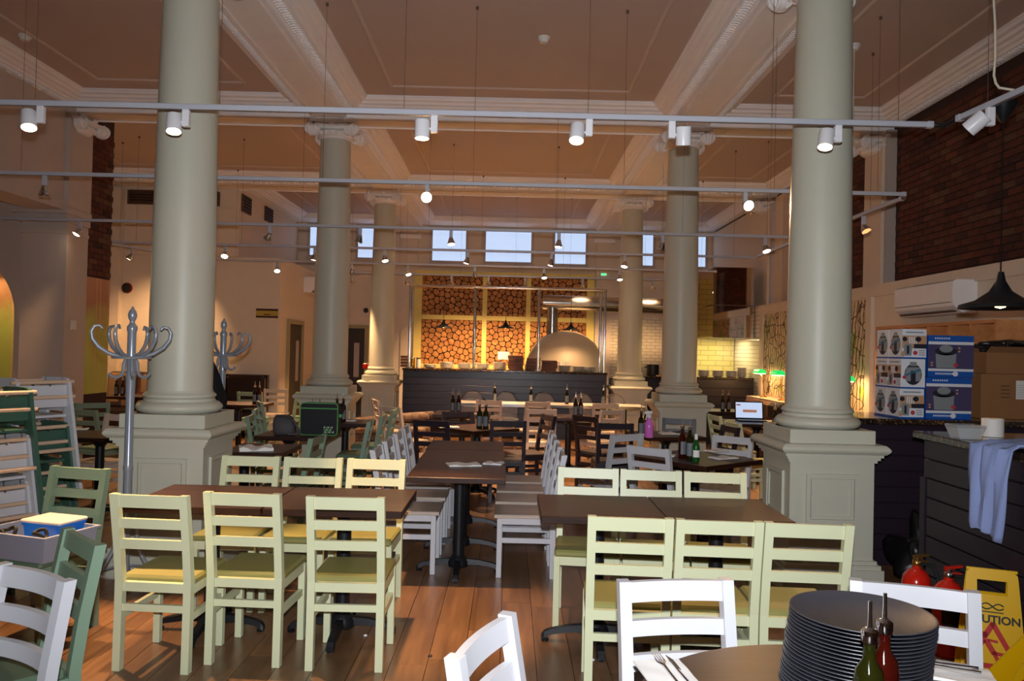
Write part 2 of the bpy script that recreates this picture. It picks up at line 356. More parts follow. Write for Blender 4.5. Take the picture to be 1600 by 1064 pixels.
def inst(name, me, parent=None, loc=None):
    o=bpy.data.objects.new(name, me); C.objects.link(o)
    if parent: o.parent=parent
    if loc is not None: o.location=loc
    return o
def empty(name, loc=(0,0,0), rz=0.0, label=None, cat=None, group=None):
    o=bpy.data.objects.new(name,None); C.objects.link(o); o.empty_display_size=.1; o.location=loc; o.rotation_euler=(0,0,rz)
    if label: tag(o,label,cat,group)
    return o
def tag(o, label, cat, group=None, kind=None):
    o['label']=label; o['category']=cat
    if group: o['group']=group
    if kind: o['kind']=kind
    return o
def struct(o, label=None, cat=None):
    o['kind']='structure'
    if label: o['label']=label
    if cat: o['category']=cat
    return o
def dup(root, loc=None, rz=None, label=None, group=None):
    r=root.copy(); C.objects.link(r)
    if loc is not None: r.location=loc
    if rz is not None: r.rotation_euler=(0,0,rz)
    if label: r['label']=label
    if group: r['group']=group
    for ch in root.children:
        c=ch.copy(); C.objects.link(c); c.parent=r
        for g in ch.children:
            d=g.copy(); C.objects.link(d); d.parent=c
    return r
def text(name, s, size, material, parent, mtx, align='CENTER', depth=.0008, sx=1.0):
    cu=bpy.data.curves.new(name,'FONT'); cu.body=s; cu.size=size; cu.extrude=depth; cu.offset=size*.03; cu.align_x=align; cu.align_y='CENTER'
    t=bpy.data.objects.new(name,cu); C.objects.link(t)
    me=bpy.data.meshes.new_from_object(t.evaluated_get(bpy.context.evaluated_depsgraph_get()))
    bpy.data.objects.remove(t)
    me.transform(mtx@Matrix.Diagonal((sx,1,1,1))); me.materials.clear(); me.materials.append(M(material))
    return inst(name, me, parent)
RX=lambda a: Matrix.Rotation(a,4,'X')
RY=lambda a: Matrix.Rotation(a,4,'Y')
RZ=lambda a: Matrix.Rotation(a,4,'Z')
TR=lambda x,y,z: Matrix.Translation(Vector((x,y,z)))
PI=math.pi
# ================================================================== THE ROOM
ZC, ZS = 4.67, 4.46                      # ceiling, beam soffit
XWL, XWR, YB, YF = -5.6, 4.75, 18.8, -3.2
COLY = (5.8,10.2,14.6); COLX = ((-2.38,2.235),(-2.29,2.16),(-2.345,2.18)); BXL, BXR = -2.33, 2.19
# ---- floor: every plank near the camera is a piece of its own
fl_o = struct(MB().box(-9.5,XWR,YF,YB,-.08,-.016).build('floor','log_gap'), 'warm brown oak plank floor running into the room','floor')
PW=.185; planks=[]
x=-9.45
while x < XWR-.02:
    y=YF+rnd.uniform(-1.5,0)
    while y < YB:
        L=rnd.uniform(1.1,2.1); y0=max(y,YF); y1=min(y+L,YB)
        if y1-y0>.05: planks.append((x,y0,y1))
        y+=L
    x+=PW
def seen(p):
    xm=p[0]+PW/2; ym=(p[1]+p[2])/2
    return ym>2.2 and abs(xm)/ym<.70
near=sorted([p for p in planks if seen(p)], key=lambda p:p[1])[:300]; nearset=set(near)
for p in near:
    b=MB().box(-PW/2+.0016,PW/2-.0016,-(p[2]-p[1])/2+.0012,(p[2]-p[1])/2-.0012,-.016,rnd.uniform(-.0009,0))
    b.build('plank','plank_wood',fl_o,loc=(p[0]+PW/2,(p[1]+p[2])/2,0))
b=MB()
for p in planks:
    if p not in nearset: b.box(p[0]+.0016,p[0]+PW-.0016,p[1]+.0012,p[2]-.0012,-.016,0)
o=b.build('plank_field','plank_wood_far',fl_o); o['kind']='stuff'
# ---- ceiling, beams, cornices
ce=struct(MB().box(-9.5,XWR+.2,YF-.2,YB+.2,ZC,ZC+.15).build('ceiling','ceiling_paint'),'beige coffered ceiling with white plaster cornices','ceiling')
BH=.22
for bx in (BXL,BXR):
    MB().box(bx-BH,bx+BH,YF,YB,ZS,ZC).build('beam','plaster_white',ce)
    for s in (-1,1): MB().box(bx+s*(BH-.05)-.012,bx+s*(BH-.05)+.012,YF,YB,ZS-.014,ZS).build('soffit_bead','plaster_white',ce)
for by in (1.4,)+COLY:
    MB().box(-9.5,XWR,by-BH,by+BH,ZS-.001,ZC).build('beam','plaster_white',ce)
    for s in (-1,1):
        for xa,xb in ((XWL+.1,BXL-BH),(BXL+BH,BXR-BH),(BXR+BH,XWR-.05)):
            MB().box(xa,xb,by+s*(BH-.05)-.012,by+s*(BH-.05)+.012,ZS-.015,ZS).build('soffit_bead','plaster_white',ce)
PROF=[(0,4.505),(.02,4.505),(.13,4.52),(.135,4.548),(.165,4.555),(.185,4.58),(.22,4.588),(.235,4.613),(.275,4.622),(.29,4.648),(.30,4.65),(.30,ZC+.002)]
def ringloft(rect, prof):
    x0,x1,y0,y1=rect; b=MB(); vs=[];fs=[]
    for o_,z in prof: vs+=[(x0+o_,y0+o_,z),(x1-o_,y0+o_,z),(x1-o_,y1-o_,z),(x0+o_,y1-o_,z)]
    for k in range(len(prof)-1):
        for i in range(4): j=(i+1)%4; fs.append((k*4+i,k*4+j,(k+1)*4+j,(k+1)*4+i))
    return b.add(vs,fs)
ys=[YF,1.4,5.8,10.2,14.6]
bayX=[(XWL+.05,BXL-BH),(BXL+BH,BXR-BH),(BXR+BH,XWR-.02)]
bayY=[(YF,1.4-BH),(1.4+BH,5.8-BH),(5.8+BH,10.2-BH),(10.2+BH,14.6-BH),(14.6+BH,YB)]
for iy,(ya,yb) in enumerate(bayY):
    for ix,(xa,xb) in enumerate(bayX):
        if iy==3 and ix==0: xa=-7.4
        if iy==4 and ix==0: xa=-5.04
        ringloft((xa,xb,ya,yb),PROF).build('cornice','plaster_white',ce)
        r=.62; ringloft((xa+r,xb-r,ya+r,yb-r),[(0,ZC),(.004,ZC-.01),(.016,ZC-.018),(.034,ZC-.018),(.046,ZC-.01),(.05,ZC)]).build('ceiling_frame','ceiling_frame',ce)
        if iy in (1,2,3):            # leaf moulding: a row of small chevrons
            b=MB()
            def chev(px,py,ux,uy,nx,ny):
                for s in (-1,1):
                    a=Vector((px,py,4.513)); u=Vector((ux,uy,0)); n=Vector((nx,ny,.13))
                    c0=a+n*(.036*(1 if s>0 else -1))
                    q=[a-u*.012,a+u*.006,c0+u*.022,c0+u*.004]
                    b.add(q+[v+Vector((0,0,-.018)) for v in q],[(0,1,2,3),(7,6,5,4),(0,4,5,1),(1,5,6,2),(2,6,7,3),(3,7,4,0)])
            o_=.075; st=.05
            for k in range(int((yb-ya-.3)/st)):
                yy=ya+.15+k*st; chev(xa+o_,yy,0,1,1,0); chev(xb-o_,yy,0,1,-1,0)
            for k in range(int((xb-xa-.3)/st)):
                xx=xa+.15+k*st; chev(xx,yb-o_,1,0,0,-1)
            q=b.build('leaf_moulding','plaster_white',ce); q['kind']='stuff'
# ---- back wall with high windows
wb=struct(MB().box(-9.5,XWR+.2,YB,YB+.2,0,ZC).build('wall_back','wall_paint'),'cream back wall with a row of high windows','wall')
MB().prism([(YB,4.05+.45),(YB-.12,4.5),(YB-.32,ZC-.12),(YB-.36,ZC-.1),(YB-.40,ZC),(YB,ZC)],-5.04,XWR,'x').build('cove','plaster_white',wb)
wins=[((676,358),(728,409)),((759,361),(830,411)),((867,362),(915,414)),((485,352),(523,400)),((560,354),(600,404)),((985,366),(1020,416)),((1066,369),(1102,418))]
for i,(a,bb) in enumerate(wins):
    A=aty(*a,YB); B_=aty(*bb,YB); w=B_.x-A.x; h=A.z-B_.z; cx=(A.x+B_.x)/2; cz=(A.z+B_.z)/2
    wr=struct(empty('window_%d'%(i+1),(cx,YB,cz)),['blue lit high window left of the middle one','wide blue lit high window in the middle of back wall','blue lit high window right of the middle one','blue high window far left beside the second column','blue high window beside the third left column','blue high window beside the third right column','blue high window far right beside second right column'][i],'window')
    MB().box(-w/2,w/2,-.012,0,-h/2,h/2).build('pane','daylight_pane',wr)
    MB().frame(w+.1,h+.1,.06,-.05).build('window_frame','grey_wall',wr)
    MB().box(-w/2-.08,w/2+.08,-.09,0,-h/2-.1,-h/2-.05).build('window_sill','grey_wall',wr)
for px in (640,915+28):
    A=aty(px,450,YB-.05); MB().box(A.x-.18,A.x+.18,YB-.08,YB,0,4.5).build('pilaster','wall_paint',wb)
    MB().box(A.x-.24,A.x+.24,YB-.12,YB,4.18,4.28).build('pilaster_cap','plaster_white',wb)
struct(MB().box(-9.5,XWR+.2,YF-.2,YF,0,ZC).build('wall_front','wall_paint'),'plain plaster wall behind the viewer','wall')
# ---- right wall: plastered below, bare brick above
wr=struct(MB().box(XWR,XWR+.2,YF,YB,0,ZC).build('wall_right','brick_mortar'),'right wall of bare brick above cream plaster','wall')
XL=4.42
MB().box(XL,XWR,YF,14.2,0,2.36).build('lower_wall','wall_paint',wr)
MB().box(XL-.03,XWR,YF,14.2,2.36,2.5).build('ledge','wall_paint',wr)
MB().box(XL-.045,XL,9.72,9.86,0,2.36).build('mural_trim','wall_paint',wr)
MB().box(XL-.045,XL,13.9,14.04,0,2.36).build('mural_trim','wall_paint',wr)
for py in COLY:
    MB().box(XWR-.16,XWR,py-.24,py+.24,2.5,ZS).build('pilaster','wall_paint',wr)
    MB().box(XWR-.12,XWR,py-.30,py-.24,2.5,ZS).build('pilaster_edge','grey_wall',wr)
MB().box(XWR-.05,XWR,13.0,14.3,2.5,ZS).build('plaster_panel','wall_paint',wr)
MB().box(XWR-.10,XWR,13.45,13.75,2.5,ZS).build('plaster_strip','grey_wall',wr)
MB().box(XWR-.05,XWR,14.8,YB,2.5,ZS).build('plaster_panel','wall_paint',wr)
MB().box(XL,XWR,14.2,YB,0,2.5).build('lower_wall','tile_white',wr)
# bricks
bme=[]
for k in range(3):
    q=MB().bbox(-.018,.0,-.106,.106,-.0325,.0325,.004,RX(rnd.uniform(-.012,.012))).mesh('brick'); q.materials.append(M('brick')); bme.append(q)
hme=MB().bbox(-.018,.0,-.05,.05,-.0325,.0325,.004).mesh('brick'); hme.materials.append(M('brick'))
pos=[]
for r in range(28):
    z=2.545+r*.0755
    if z>ZS-.03: break
    y=5.4-(.1125 if r%2 else 0); 
    while y<13.0:
        if 6.12<y<9.82 or 10.57<y<12.9: pos.append((y,z))
        y+=.2235
front=[p for p in pos if p[0]<9.85 and p[0]>6.7]
front=sorted(front,key=lambda p:p[0])[:300]; fs_=set(front)
for (y,z) in front:
    inst('brick', rnd.choice(bme), wr, (XWR-.002-rnd.uniform(0,.006),y,z))
b=MB()
for (y,z) in pos:
    if (y,z) not in fs_: b.cbox((XWR-.010-rnd.uniform(0,.004),y,z),(.018,.211,.065))
o=b.build('brick_field','brick_far',wr); o['kind']='stuff'
# mural on the right wall
tag(MB().box(XL-.012,XL,9.86,13.9,.95,2.34).build('wall_mural','mural_doodle'),'cream wall mural of brown ink loops behind the green lamps','mural')
MB().box(XL-.3,XL-.001,9.0,13.9,.86,.92).build('trim_1','wall_paint')['kind']='structure'
# ---- left side: pier, wall beam, wall with arch, recess
wl=struct(empty('wall_left',(0,0,0)),'left wall with piers, an arch and a tree mural','wall')
MB().box(-5.95,XWL+.05,YF,9.9,3.2,ZC).build('wall_beam','grey_wall',wl)
MB().box(XWL+.05,XWL+.09,YF,9.9,3.2,3.32).build('beam_trim','grey_wall',wl)
MB().box(-6.07,-5.52,9.9,10.4,0,ZS).build('pier','grey_wall',wl)
for z0,z1,e in ((3.16,3.24,.10),(3.06,3.16,.06),(2.92,2.97,.03),(0,.2,.03)):
    MB().box(-6.07-e,-5.52+e*.4,9.9-e,10.4,z0,z1).build('pier_moulding','grey_wall',wl)
MB().box(-5.66,-5.49,9.86,10.39,3.245,4.5).build('pilaster','grey_wall',wl)
MB().box(-5.64,XWL+.05,10.4,11.05,0,ZC).build('wall_stub','brick_mortar',wl)
b=MB()
for r in range(26):
    z=2.5+r*.0755
    y=10.46-(.11 if r%2 else 0)
    while y<11.0:
        y0=max(y,10.41); y1=min(y+.211,11.04)
        if y1-y0>.03: b.box(XWL+.05,XWL+.064+rnd.uniform(0,.006),y0,y1,z-.0325,z+.0325)
        y+=.2235
o=b.build('brick_field','brick_far',wl); o['kind']='stuff'
tag(MB().box(XWL+.051,XWL+.06,10.42,11.04,.9,2.44).build('wall_mural','mural_forest'),'narrow tree mural below the brick strip beside the pier','mural')
MB().box(-7.6,-7.4,10.9,14.7,0,ZC).build('recess_wall','wall_paint',wl)
MB().box(-9.5,-7.4,10.8,10.95,0,ZC).build('recess_return','wall_paint',wl)
MB().box(-7.6,-5.04,14.7,14.85,3.205,ZC).build('upper_wall','wall_paint',wl)
MB().box(-5.12,-5.04,14.85,YB,3.205,ZC).build('upper_wall','wall_paint',wl)
MB().box(-7.4,-7.14,14.55,14.7,0,4.4).build('pilaster','wall_paint',wl)
# arch wall
poly=[(-9.5,0)]
R_=.82; ac=-6.2-R_
arc=[(ac-R_,0)]+[(ac+R_*math.cos(a),1.9+R_*math.sin(a)) for a in [PI-PI*k/20 for k in range(21)]]+[(ac+R_,0)]
poly=[(-9.5,0)]+arc+[(-6.07,0),(-6.07,ZC),(-9.5,ZC)]
MB().prism(poly,10.0,10.14,'y').build('arch_wall','grey_wall',wl)
tag(MB().box(-8.2,-6.08,10.6,10.63,.0,2.9).build('wall_mural','mural_forest'),'forest mural with pale trunks seen through the arch','mural')
light('arch_niche_light','AREA',(-6.9,10.3,2.62),14,(1.0,.72,.3),size=.5).rotation_euler=(math.radians(-35),0,0)
MB().box(-9.5,-9.3,YF,10.0,0,ZC).build('outer_wall','wall_paint',wl)
# ---- washroom block in the left aisle
bl=struct(empty('wall_block',(0,0,0)),'pale partition block with doorway in the left aisle','wall')
MB().box(-7.4,-4.25,14.7,14.8,0,3.12).build('front_face','wall_paint',bl)
MB().box(-4.35,-4.25,14.8,YB,0,3.12).build('side_face','wall_paint',bl)
MB().box(-7.4,-4.25,14.7,YB,3.12,3.2).build('top_face','wall_paint',bl)
def door(n, label, mtx, w, h):
    d=struct(empty('door_%d'%n),label,'door'); d.matrix_world=mtx
    MB().box(-w/2,w/2,-.01,.0,0,h).build('door_leaf','door_dark',d)
    MB().box(-w/2-.08,-w/2,-.05,0,0,h+.08).build('door_frame','door_trim',d); MB().box(w/2,w/2+.08,-.05,0,0,h+.08).build('door_frame','door_trim',d)
    MB().box(-w/2,w/2,-.05,0,h,h+.08).build('door_frame','door_trim',d)
    MB().box(w*.1,w*.3,-.018,-.01,.9,1.7).build('door_glass','grey_wall',d)
door(1,'doorway in the side of the white partition block',TR(-4.25,15.75,0)@RZ(PI/2),.95,2.02)
A=aty(550,515,YB); door(2,'dark doorway in the back wall behind left columns',TR(A.x,YB,0),.62,2.04)
A=aty(383,320,14.7)
for (px,py,w,h,X) in ((384,320,.5,.32,-5.04),(419,336,.5,.3,-5.04)):
    P=atx(px,py,X); g=empty('wall_grille',(X+.0,P.y,P.z),0,'small dark grille high on the left side wall, %s'%('nearer of two' if px==384 else 'farther of two'),'grille')
    MB().box(0,.03,-w/2,w/2,-h/2,h/2).build('grille_frame','vent_brown',g)
    for k in range(5): MB().box(.03,.045,-w/2+.03,w/2-.03,-h/2+.03+k*h*.18,-h/2+.05+k*h*.18).build('slat','log_gap',g)
A=aty(200,297,14.68); B_=aty(343,322,14.68); w=B_.x-A.x; h=A.z-B_.z
g=empty('air_vent',((A.x+B_.x)/2,14.7,(A.z+B_.z)/2),0,'long brown slatted air vent high behind front left column','vent')
MB().frame(w,h,.03,-.04).build('vent_frame','vent_brown',g); MB().box(-w/2+.03,w/2-.03,-.01,0,-h/2+.03,h/2-.03).build('vent_back','log_gap',g)
for k in range(5): MB().box(-w/2+.03,w/2-.03,-.03,-.01,-h/2+.04+k*.05,-h/2+.065+k*.05).build('slat','vent_brown',g)
# sign on the block
A=aty(400,482,14.68); B_=aty(434,497,14.68); w=B_.x-A.x; h=A.z-B_.z
g=empty('toilet_sign',((A.x+B_.x)/2,14.7,(A.z+B_.z)/2),0,'gold wall sign with dark bands on the partition block','sign')
MB().box(-w/2,w/2,-.012,0,-h/2,h/2).build('sign_plate','sign_gold',g)
MB().box(-w/2,w/2,-.016,-.012,h/2-.035,h/2).build('sign_band','sign_maroon',g); MB().box(-w/2,w/2,-.016,-.012,-h/2,-h/2+.035).build('sign_band','sign_maroon',g)
MB().box(-.06,.06,-.015,-.012,-.03,-.015).build('sign_mark','sign_black',g)
# fire bell, switches, alarms
def puck(name,label,cat,p,r,material,axis,rim='red_enamel'):
    e=empty(name,p,0,label,cat); m=RX(PI/2) if axis=='y' else RY(PI/2)
    MB().lathe([(r,0),(r,.04),(r*.85,.06),(0,.065)],20,mtx=m).build('dome',material,e,40); MB().lathe([(r*1.1,0),(r*1.1,.02),(r,.02)],20,mtx=m).build('rim',rim,e,40)
puck('fire_bell','dark red fire bell on the orange lit wall','bell',aty(199,450,14.7),.09,'sign_black','y')
puck('alarm_sounder','small dark round alarm on the back wall beside third column','alarm',aty(572,485,YB),.06,'sign_black','y','switch_white')
def plate(name,label,cat,p,w,h,facing='y',m='switch_white'):
    e=empty(name,p,0 if facing=='y' else PI/2,label,cat)
    MB().bbox(-w/2,w/2,-.015,0,-h/2,h/2,.003).build('plate',m,e); MB().box(-w*.2,w*.2,-.022,-.015,-h*.2,h*.2).build('rocker',m,e)
plate('wall_switch','white switch below the fire bell','switch',aty(186,476,14.7),.09,.14)
plate('card_reader','small grey wall control on the left pier side','switch',atx(114,508,-5.52),.12,.12,'x')
plate('fire_call_point','red break glass fire point on third left column pedestal','alarm',aty(571,572,14.24),.09,.09,'y','red_enamel')
plate('wall_socket','white plate on the back wall left of the log panel','switch',aty(644,500,YB-.085),.09,.09)
# exit sign
e=empty('exit_sign',aty(943,430,YB-.08),0,'small green lit emergency exit sign on back wall','sign'); MB().bbox(-.13,.13,-.04,0,-.06,.06,.006).build('housing','switch_white',e); MB().box(-.06,.06,-.045,-.04,-.01,.04).build('lit_panel','exit_green',e)
# ------------------------------------------------------------------ columns
def pedestal_ring(h0,h1,e): return (h0,h1,e)
col_lab=[('thick pale fluteless column at the left front','thick pale column at the right front by the counter'),('pale column second on the left, bag table before it','pale column second on the right, behind dark chairs'),('slim looking pale column third on left by the bar','slim looking pale column third on right by the bar')]
def vol_spiral(cx,cz,s,y,r=.085):
    pts=[]
    for k in range(34):
        t=k/33; a=PI/2 - s*t*2.2*2*PI*.95; rr=r*(1-t*.86); pts.append((cx+rr*math.cos(a),y,cz+rr*math.sin(a)))
    return pts
colmesh={}
def col_parts():
    P={}
    P['pedestal']=(MB().box(-.29,.29,-.29,.29,0,.9),'column_paint',None)
    b=MB()
    for z0,z1,e in ((0,.16,.345),(.16,.19,.33),(.19,.215,.31),(.885,.905,.305),(.905,.925,.32),(.925,.945,.335)): b.box(-e,e,-e,e,z0,z1)
    P['base_moulding']=(b,'column_paint',None)
    b=MB(); prof=[(.345+.03*math.sin(PI*k/8)*0+ .025*math.sin(PI*k/8), .945+.065*k/8) for k in range(9)]
    b.sweep([[Vector((sx*e,sy*e,z)) for sx,sy in ((-1,-1),(1,-1),(1,1),(-1,1))] for e,z in prof]); P['pedestal_cap']=(b,'column_paint',None)
    P['plinth']=(MB().bbox(-.295,.295,-.295,.295,1.01,1.105,.004),'column_paint',None)
    pr=[(.285,1.105)]+[(.265+.03*math.sin(PI*k/8),1.105+.075*k/8) for k in range(9)]+[(.245,1.185),(.24,1.205)]+[(.232+.018*math.sin(PI*k/6),1.205+.04*k/6) for k in range(7)]+[(.228,1.25),(.224,1.265)]
    P['column_base']=(MB().lathe(pr,36),'column_paint',50)
    P['shaft']=(MB().lathe([(.222,1.262),(.2205,1.8),(.216,2.4),(.209,3.0),(.20,3.6),(.194,4.0),(.19,4.22)],40),'column_paint',50)
    b=MB().lathe([(.19,4.25),(.205,4.262),(.2,4.28),(.23,4.30),(.25,4.34),(.24,4.36)],32)
    n=20
    for k in range(n):
        a=2*PI*k/n; b.lathe([(0,-.03),(.022,-.015),(.026,0),(.022,.018),(0,.03)],8,(.245*math.cos(a),.245*math.sin(a),4.33))
    for q in range(4):
        m=RZ(q*PI/2)
        for s in (-1,1):
            k=MB().tube(vol_spiral(s*.235,4.36,s,-.268,.095),[.022-.012*i/33 for i in range(34)],6); b.add([m@Vector(v) for v in k.v],k.f)
            k=MB().lathe([(.085,0),(.092,.02),(.075,.05)],18,mtx=TR(s*.235,-.215,4.36)@RX(PI/2)); b.add([m@Vector(v) for v in k.v],k.f)
        k=MB().tube([(-.2,-.262,4.44),(0,-.25,4.425),(.2,-.262,4.44)],.016,6); b.add([m@Vector(v) for v in k.v],k.f)
        k=MB().lathe([(0,-.03),(.03,-.02),(.04,0),(.03,.025),(0,.04)],10,(0,-.275,4.45)); b.add([m@Vector(v) for v in k.v],k.f)
    b.bbox(-.235,.235,-.235,.235,4.385,4.465,.01)
    P['capital']=(b,'capital_paint',45)
    oct_=[]
    for q in range(4):
        a=q*PI/2
        for x,y in ((-.27,-.30),(-.15,-.265),(.15,-.265),(.27,-.30)): oct_.append((x*math.cos(a)-y*math.sin(a),x*math.sin(a)+y*math.cos(a)))
    P['abacus']=(MB().prism(oct_,4.46,4.50,'z').prism([(p[0]*.93,p[1]*.93) for p in oct_],4.50,4.54,'z'),'capital_paint',None)
    fr=MB().frame(.36,.34,.028,-.018,-.29,TR(0,0,.635)).frame(.29,.27,.016,-.010,-.29,TR(0,0,.635)); P['panel']=(fr,'column_paint',None)
    return P
_cp=col_parts()
for k in ('capital','abacus'): _cp[k][0].v=[(v[0],v[1],ZS-(4.54-v[2])*.85) for v in _cp[k][0].v]
CP={k:(b.mesh(k,sm),m) for k,(b,m,sm) in _cp.items()}
for k,(me,m) in CP.items(): me.materials.append(M(m))
for i,cy in enumerate(COLY):
    for j in (0,1):
        e=empty('column',(COLX[i][j],cy,0),0,col_lab[i][j],'column','classical columns'); e['kind']='structure'
        for k,(me,m) in CP.items():
            if k=='panel':
                for q in range(4): o=inst('panel',me,e); o.rotation_euler=(0,0,q*PI/2)
            else: inst(k,me,e)
# pilaster capitals on the side walls: same carving, half sunk
for (X,Y,lab) in ((XWR-.1,10.2,'carved white pilaster capital at top of brick wall'),(-5.62,10.15,'carved white pilaster capital above the left pier'),(XWR-.1,14.6,'carved white pilaster capital far along right wall')):
    o=inst('pilaster_capital',CP['capital'][0],None,(X,Y,0)); struct(o,lab,'capital')
# ================================================================== FURNITURE
# ---- dining chair: local +Y is the way the sitter faces
CH={}
def bar(p, hw, hd):
    """rear post: rectangular section through points (y, z)"""
    return [[Vector((sx*hw, y+sy*hd, z)) for sx,sy in ((-1,-1),(1,-1),(1,1),(-1,1))] for y,z in p]
def chair_meshes(body, pad, curve=0.0):
    key=(body,pad,curve)
    if key in CH: return CH[key]
    P=[]
    w=.172
    rear=MB().sweep(bar([(-.195,0),(-.19,.30),(-.19,.44),(-.215,.62),(-.262,.87)],.019,.02)).mesh('leg')
    frt=MB().bbox(-.018,.018,-.018,.018,0,.415,.002).mesh('leg')
    for s in (-1,1): P.append(('leg',rear,body,(s*w,0,0))); P.append(('leg',frt,body,(s*w,.185,0)))
    def slat(zc,h):
        yc=-.19-(zc-.44)*(.072/.43)
        secs=[]
        n=9 if curve else 2
        for k in range(n):
            x=-w+.017+(2*w-.034)*k/(n-1); dy=-curve*(1-(2*k/(n-1)-1)**2)
            t=.011; lean=.167*h/2
            secs.append([Vector((x,yc+dy-t+lean,zc-h/2)),Vector((x,yc+dy+t+lean,zc-h/2)),Vector((x,yc+dy+t-lean,zc+h/2)),Vector((x,yc+dy-t-lean,zc+h/2))])
        return MB().sweep(secs).mesh('slat',35 if curve else None)
    for zc,h,nm in ((.835,.062,'top_rail'),(.725,.048,'slat'),(.622,.048,'slat')): P.append((nm,slat(zc,h),body,(0,0,0)))
    b=MB().box(-w,w,-.2,-.17,.385,.43).box(-w,w,.175,.2,.365,.415)
    for s in (-1,1): b.box(s*w-.014,s*w+.014,-.19,.19,.375,.42)
    P.append(('seat_frame',b.mesh('seat_frame'),body,(0,0,0)))
    if pad=='seat_wood': sb=MB().bbox(-.194,.194,-.168,.225,.418,.445,.004)
    else: sb=MB().bbox(-.188,.188,-.165,.215,.415,.455,.012)
    P.append(('seat',sb.mesh('seat'),pad,(0,0,0)))
    P.append(('stretcher',MB().box(-w,w,-.203,-.183,.29,.325).mesh('stretcher'),body,(0,0,0)))
    st=MB().box(-.011,.011,-.18,.17,.245,.28).mesh('stretcher')
    for s in (-1,1): P.append(('stretcher',st,body,(s*w,0,0)))
    for nm,me,m,l in P:
        if not me.materials: me.materials.append(M(m))
    CH[key]=P; return P
KIND={'cream':('chair_cream','pad_olive','cream'),'white':('chair_white','seat_wood','white'),'sage':('chair_sage','pad_sage','sage green'),'plum':('chair_plum','pad_plum','dark plum'),'warmlit':('chair_white_warmlit','seat_wood','warm lit white')}
def chair(kind, x, y, head, label, group=None, curve=0.0, z=0.0):
    body,pad,_=KIND[kind]
    e=empty('dining_chair',(x,y,z),math.radians(head-90),label,'chair',group or {'cream':'cream chairs','white':'white chairs','sage':'sage green chairs','plum':'dark plum chairs','warmlit':'white chairs tinted by warm light'}[kind])
    for nm,me,m,l in chair_meshes(body,pad,curve): inst(nm,me,e,l)
    return e
def chair_px(kind, tl, tr, face, label, curve=0.0, zt=.868):
    a=atz(*tl,zt); b=atz(*tr,zt); mid=(a+b)/2; r=(b-a); r.z=0; r.normalize()
    f=Vector((-r.y,r.x,0))
    if face=='T': f=-f
    o=mid+f*.262
    return chair(kind,o.x,o.y,math.degrees(math.atan2(f.y,f.x)),label,None,curve)
# front left set
def chair_row(kind, tl, tr, face, labels, zt=.868):
    a=atz(*tl,zt); b=atz(*tr,zt); r=(b-a); r.z=0; L=r.length; r.normalize(); n=len(labels)
    f=Vector((-r.y,r.x,0))
    if face=='T': f=-f
    for i,lab in enumerate(labels):
        o=a+r*(L*(i+.5)/n)+f*.262
        chair(kind,o.x,o.y,math.degrees(math.atan2(f.y,f.x))+(0,.3,-.2)[i%3],lab)
chair('cream',*(lambda o:(o.x,o.y))((atz(172,769,.868)+atz(296,778,.868))/2+Vector((.02,.262,0))),86,'cream chair, leftmost of three nearest with backs to us at left table')
chair('cream',*(lambda o:(o.x,o.y))((atz(316,767,.868)+atz(442,774,.868))/2+Vector((.015,.262,0))),87,'cream chair, middle of three nearest with backs to us at left table')
chair_px('cream',(475,775),(606,778),'A','cream chair, rightmost of three nearest with backs to us at left table')
chair_row('cream',(345,711),(638,719),'T',['cream chair facing us across the left table, next to pedestal','cream chair facing us across the left table, middle one','cream chair facing us across the left table, nearest the aisle'])
# front right set
chair_row('cream',(871,729),(1167,740),'T',['palest cream chair facing us across right table, nearest the aisle','cream chair facing us across the right table, middle one','cream chair facing us across the right table, nearest pedestal'])
chair_row('cream',(917,806),(1335,821),'A',['cream chair with back to us at right table, leftmost of three','cream chair with back to us at right table, middle of three','cream chair with back to us at right table, rightmost of three'])
# foreground
chair_px('white',(2,880),(108,908),'T','white curved slat chair cut off at the bottom left corner',.022)
chair_px('white',(962,908),(1146,905),'T','white chair behind the left side of the round table',.014)
chair_px('white',(1328,905),(1530,926),'T','white chair behind the tray stack on the round table',.014)
chair_px('white',(707,1030),(795,957),'T','white chair seen from behind at bottom centre, turned to round table',.014)
chair_px('sage',(104,824),(158,853),'T','sage green chair seen edge on behind the white corner chair')
chair_px('sage',(72,727),(181,734),'T','sage green chair holding the grey tub')
# long centre table
for k,y in enumerate((5.88,6.43,7.0,7.5)): chair('white',-.70,y,0,'white chair on left of long centre table, %s'%['nearest','second','third','farthest'][k])
for k,y in enumerate((5.84,6.33,6.80,7.27)): chair('white',.14,y,180,'white chair on right of long centre table, %s'%['nearest','second','third','farthest'][k])
# left of the nave
chair('sage',-1.80,6.52,176,'sage green chair seen side on before the table with the green trimmed bag')
chair('sage',-1.64,8.02,184,'sage green chair side on right of the green trimmed bag, nearest')
chair('sage',-1.62,8.72,182,'sage green chair side on right of the green trimmed bag, second')
chair('sage',-1.62,9.55,180,'sage green chair side on right of the green trimmed bag, farthest')
chair('sage',-2.42,8.35,8,'sage green chair left of the green trimmed bag, behind front column')
chair('sage',-2.62,9.15,12,'sage green chair left of the grey bag, farther one')
chair('sage',-2.98,10.45,25,'small looking sage green chair left of second column pedestal')
chair_px('sage',(368,612),(412,613),'A','sage green chair with back to us by the far left bottles')
chair('sage',-3.5,13.0,150,'sage green chair turned sideways by the far left bottles')
chair('warmlit',-3.95,13.65,100,'pale chair left of second column, in front of doorway')
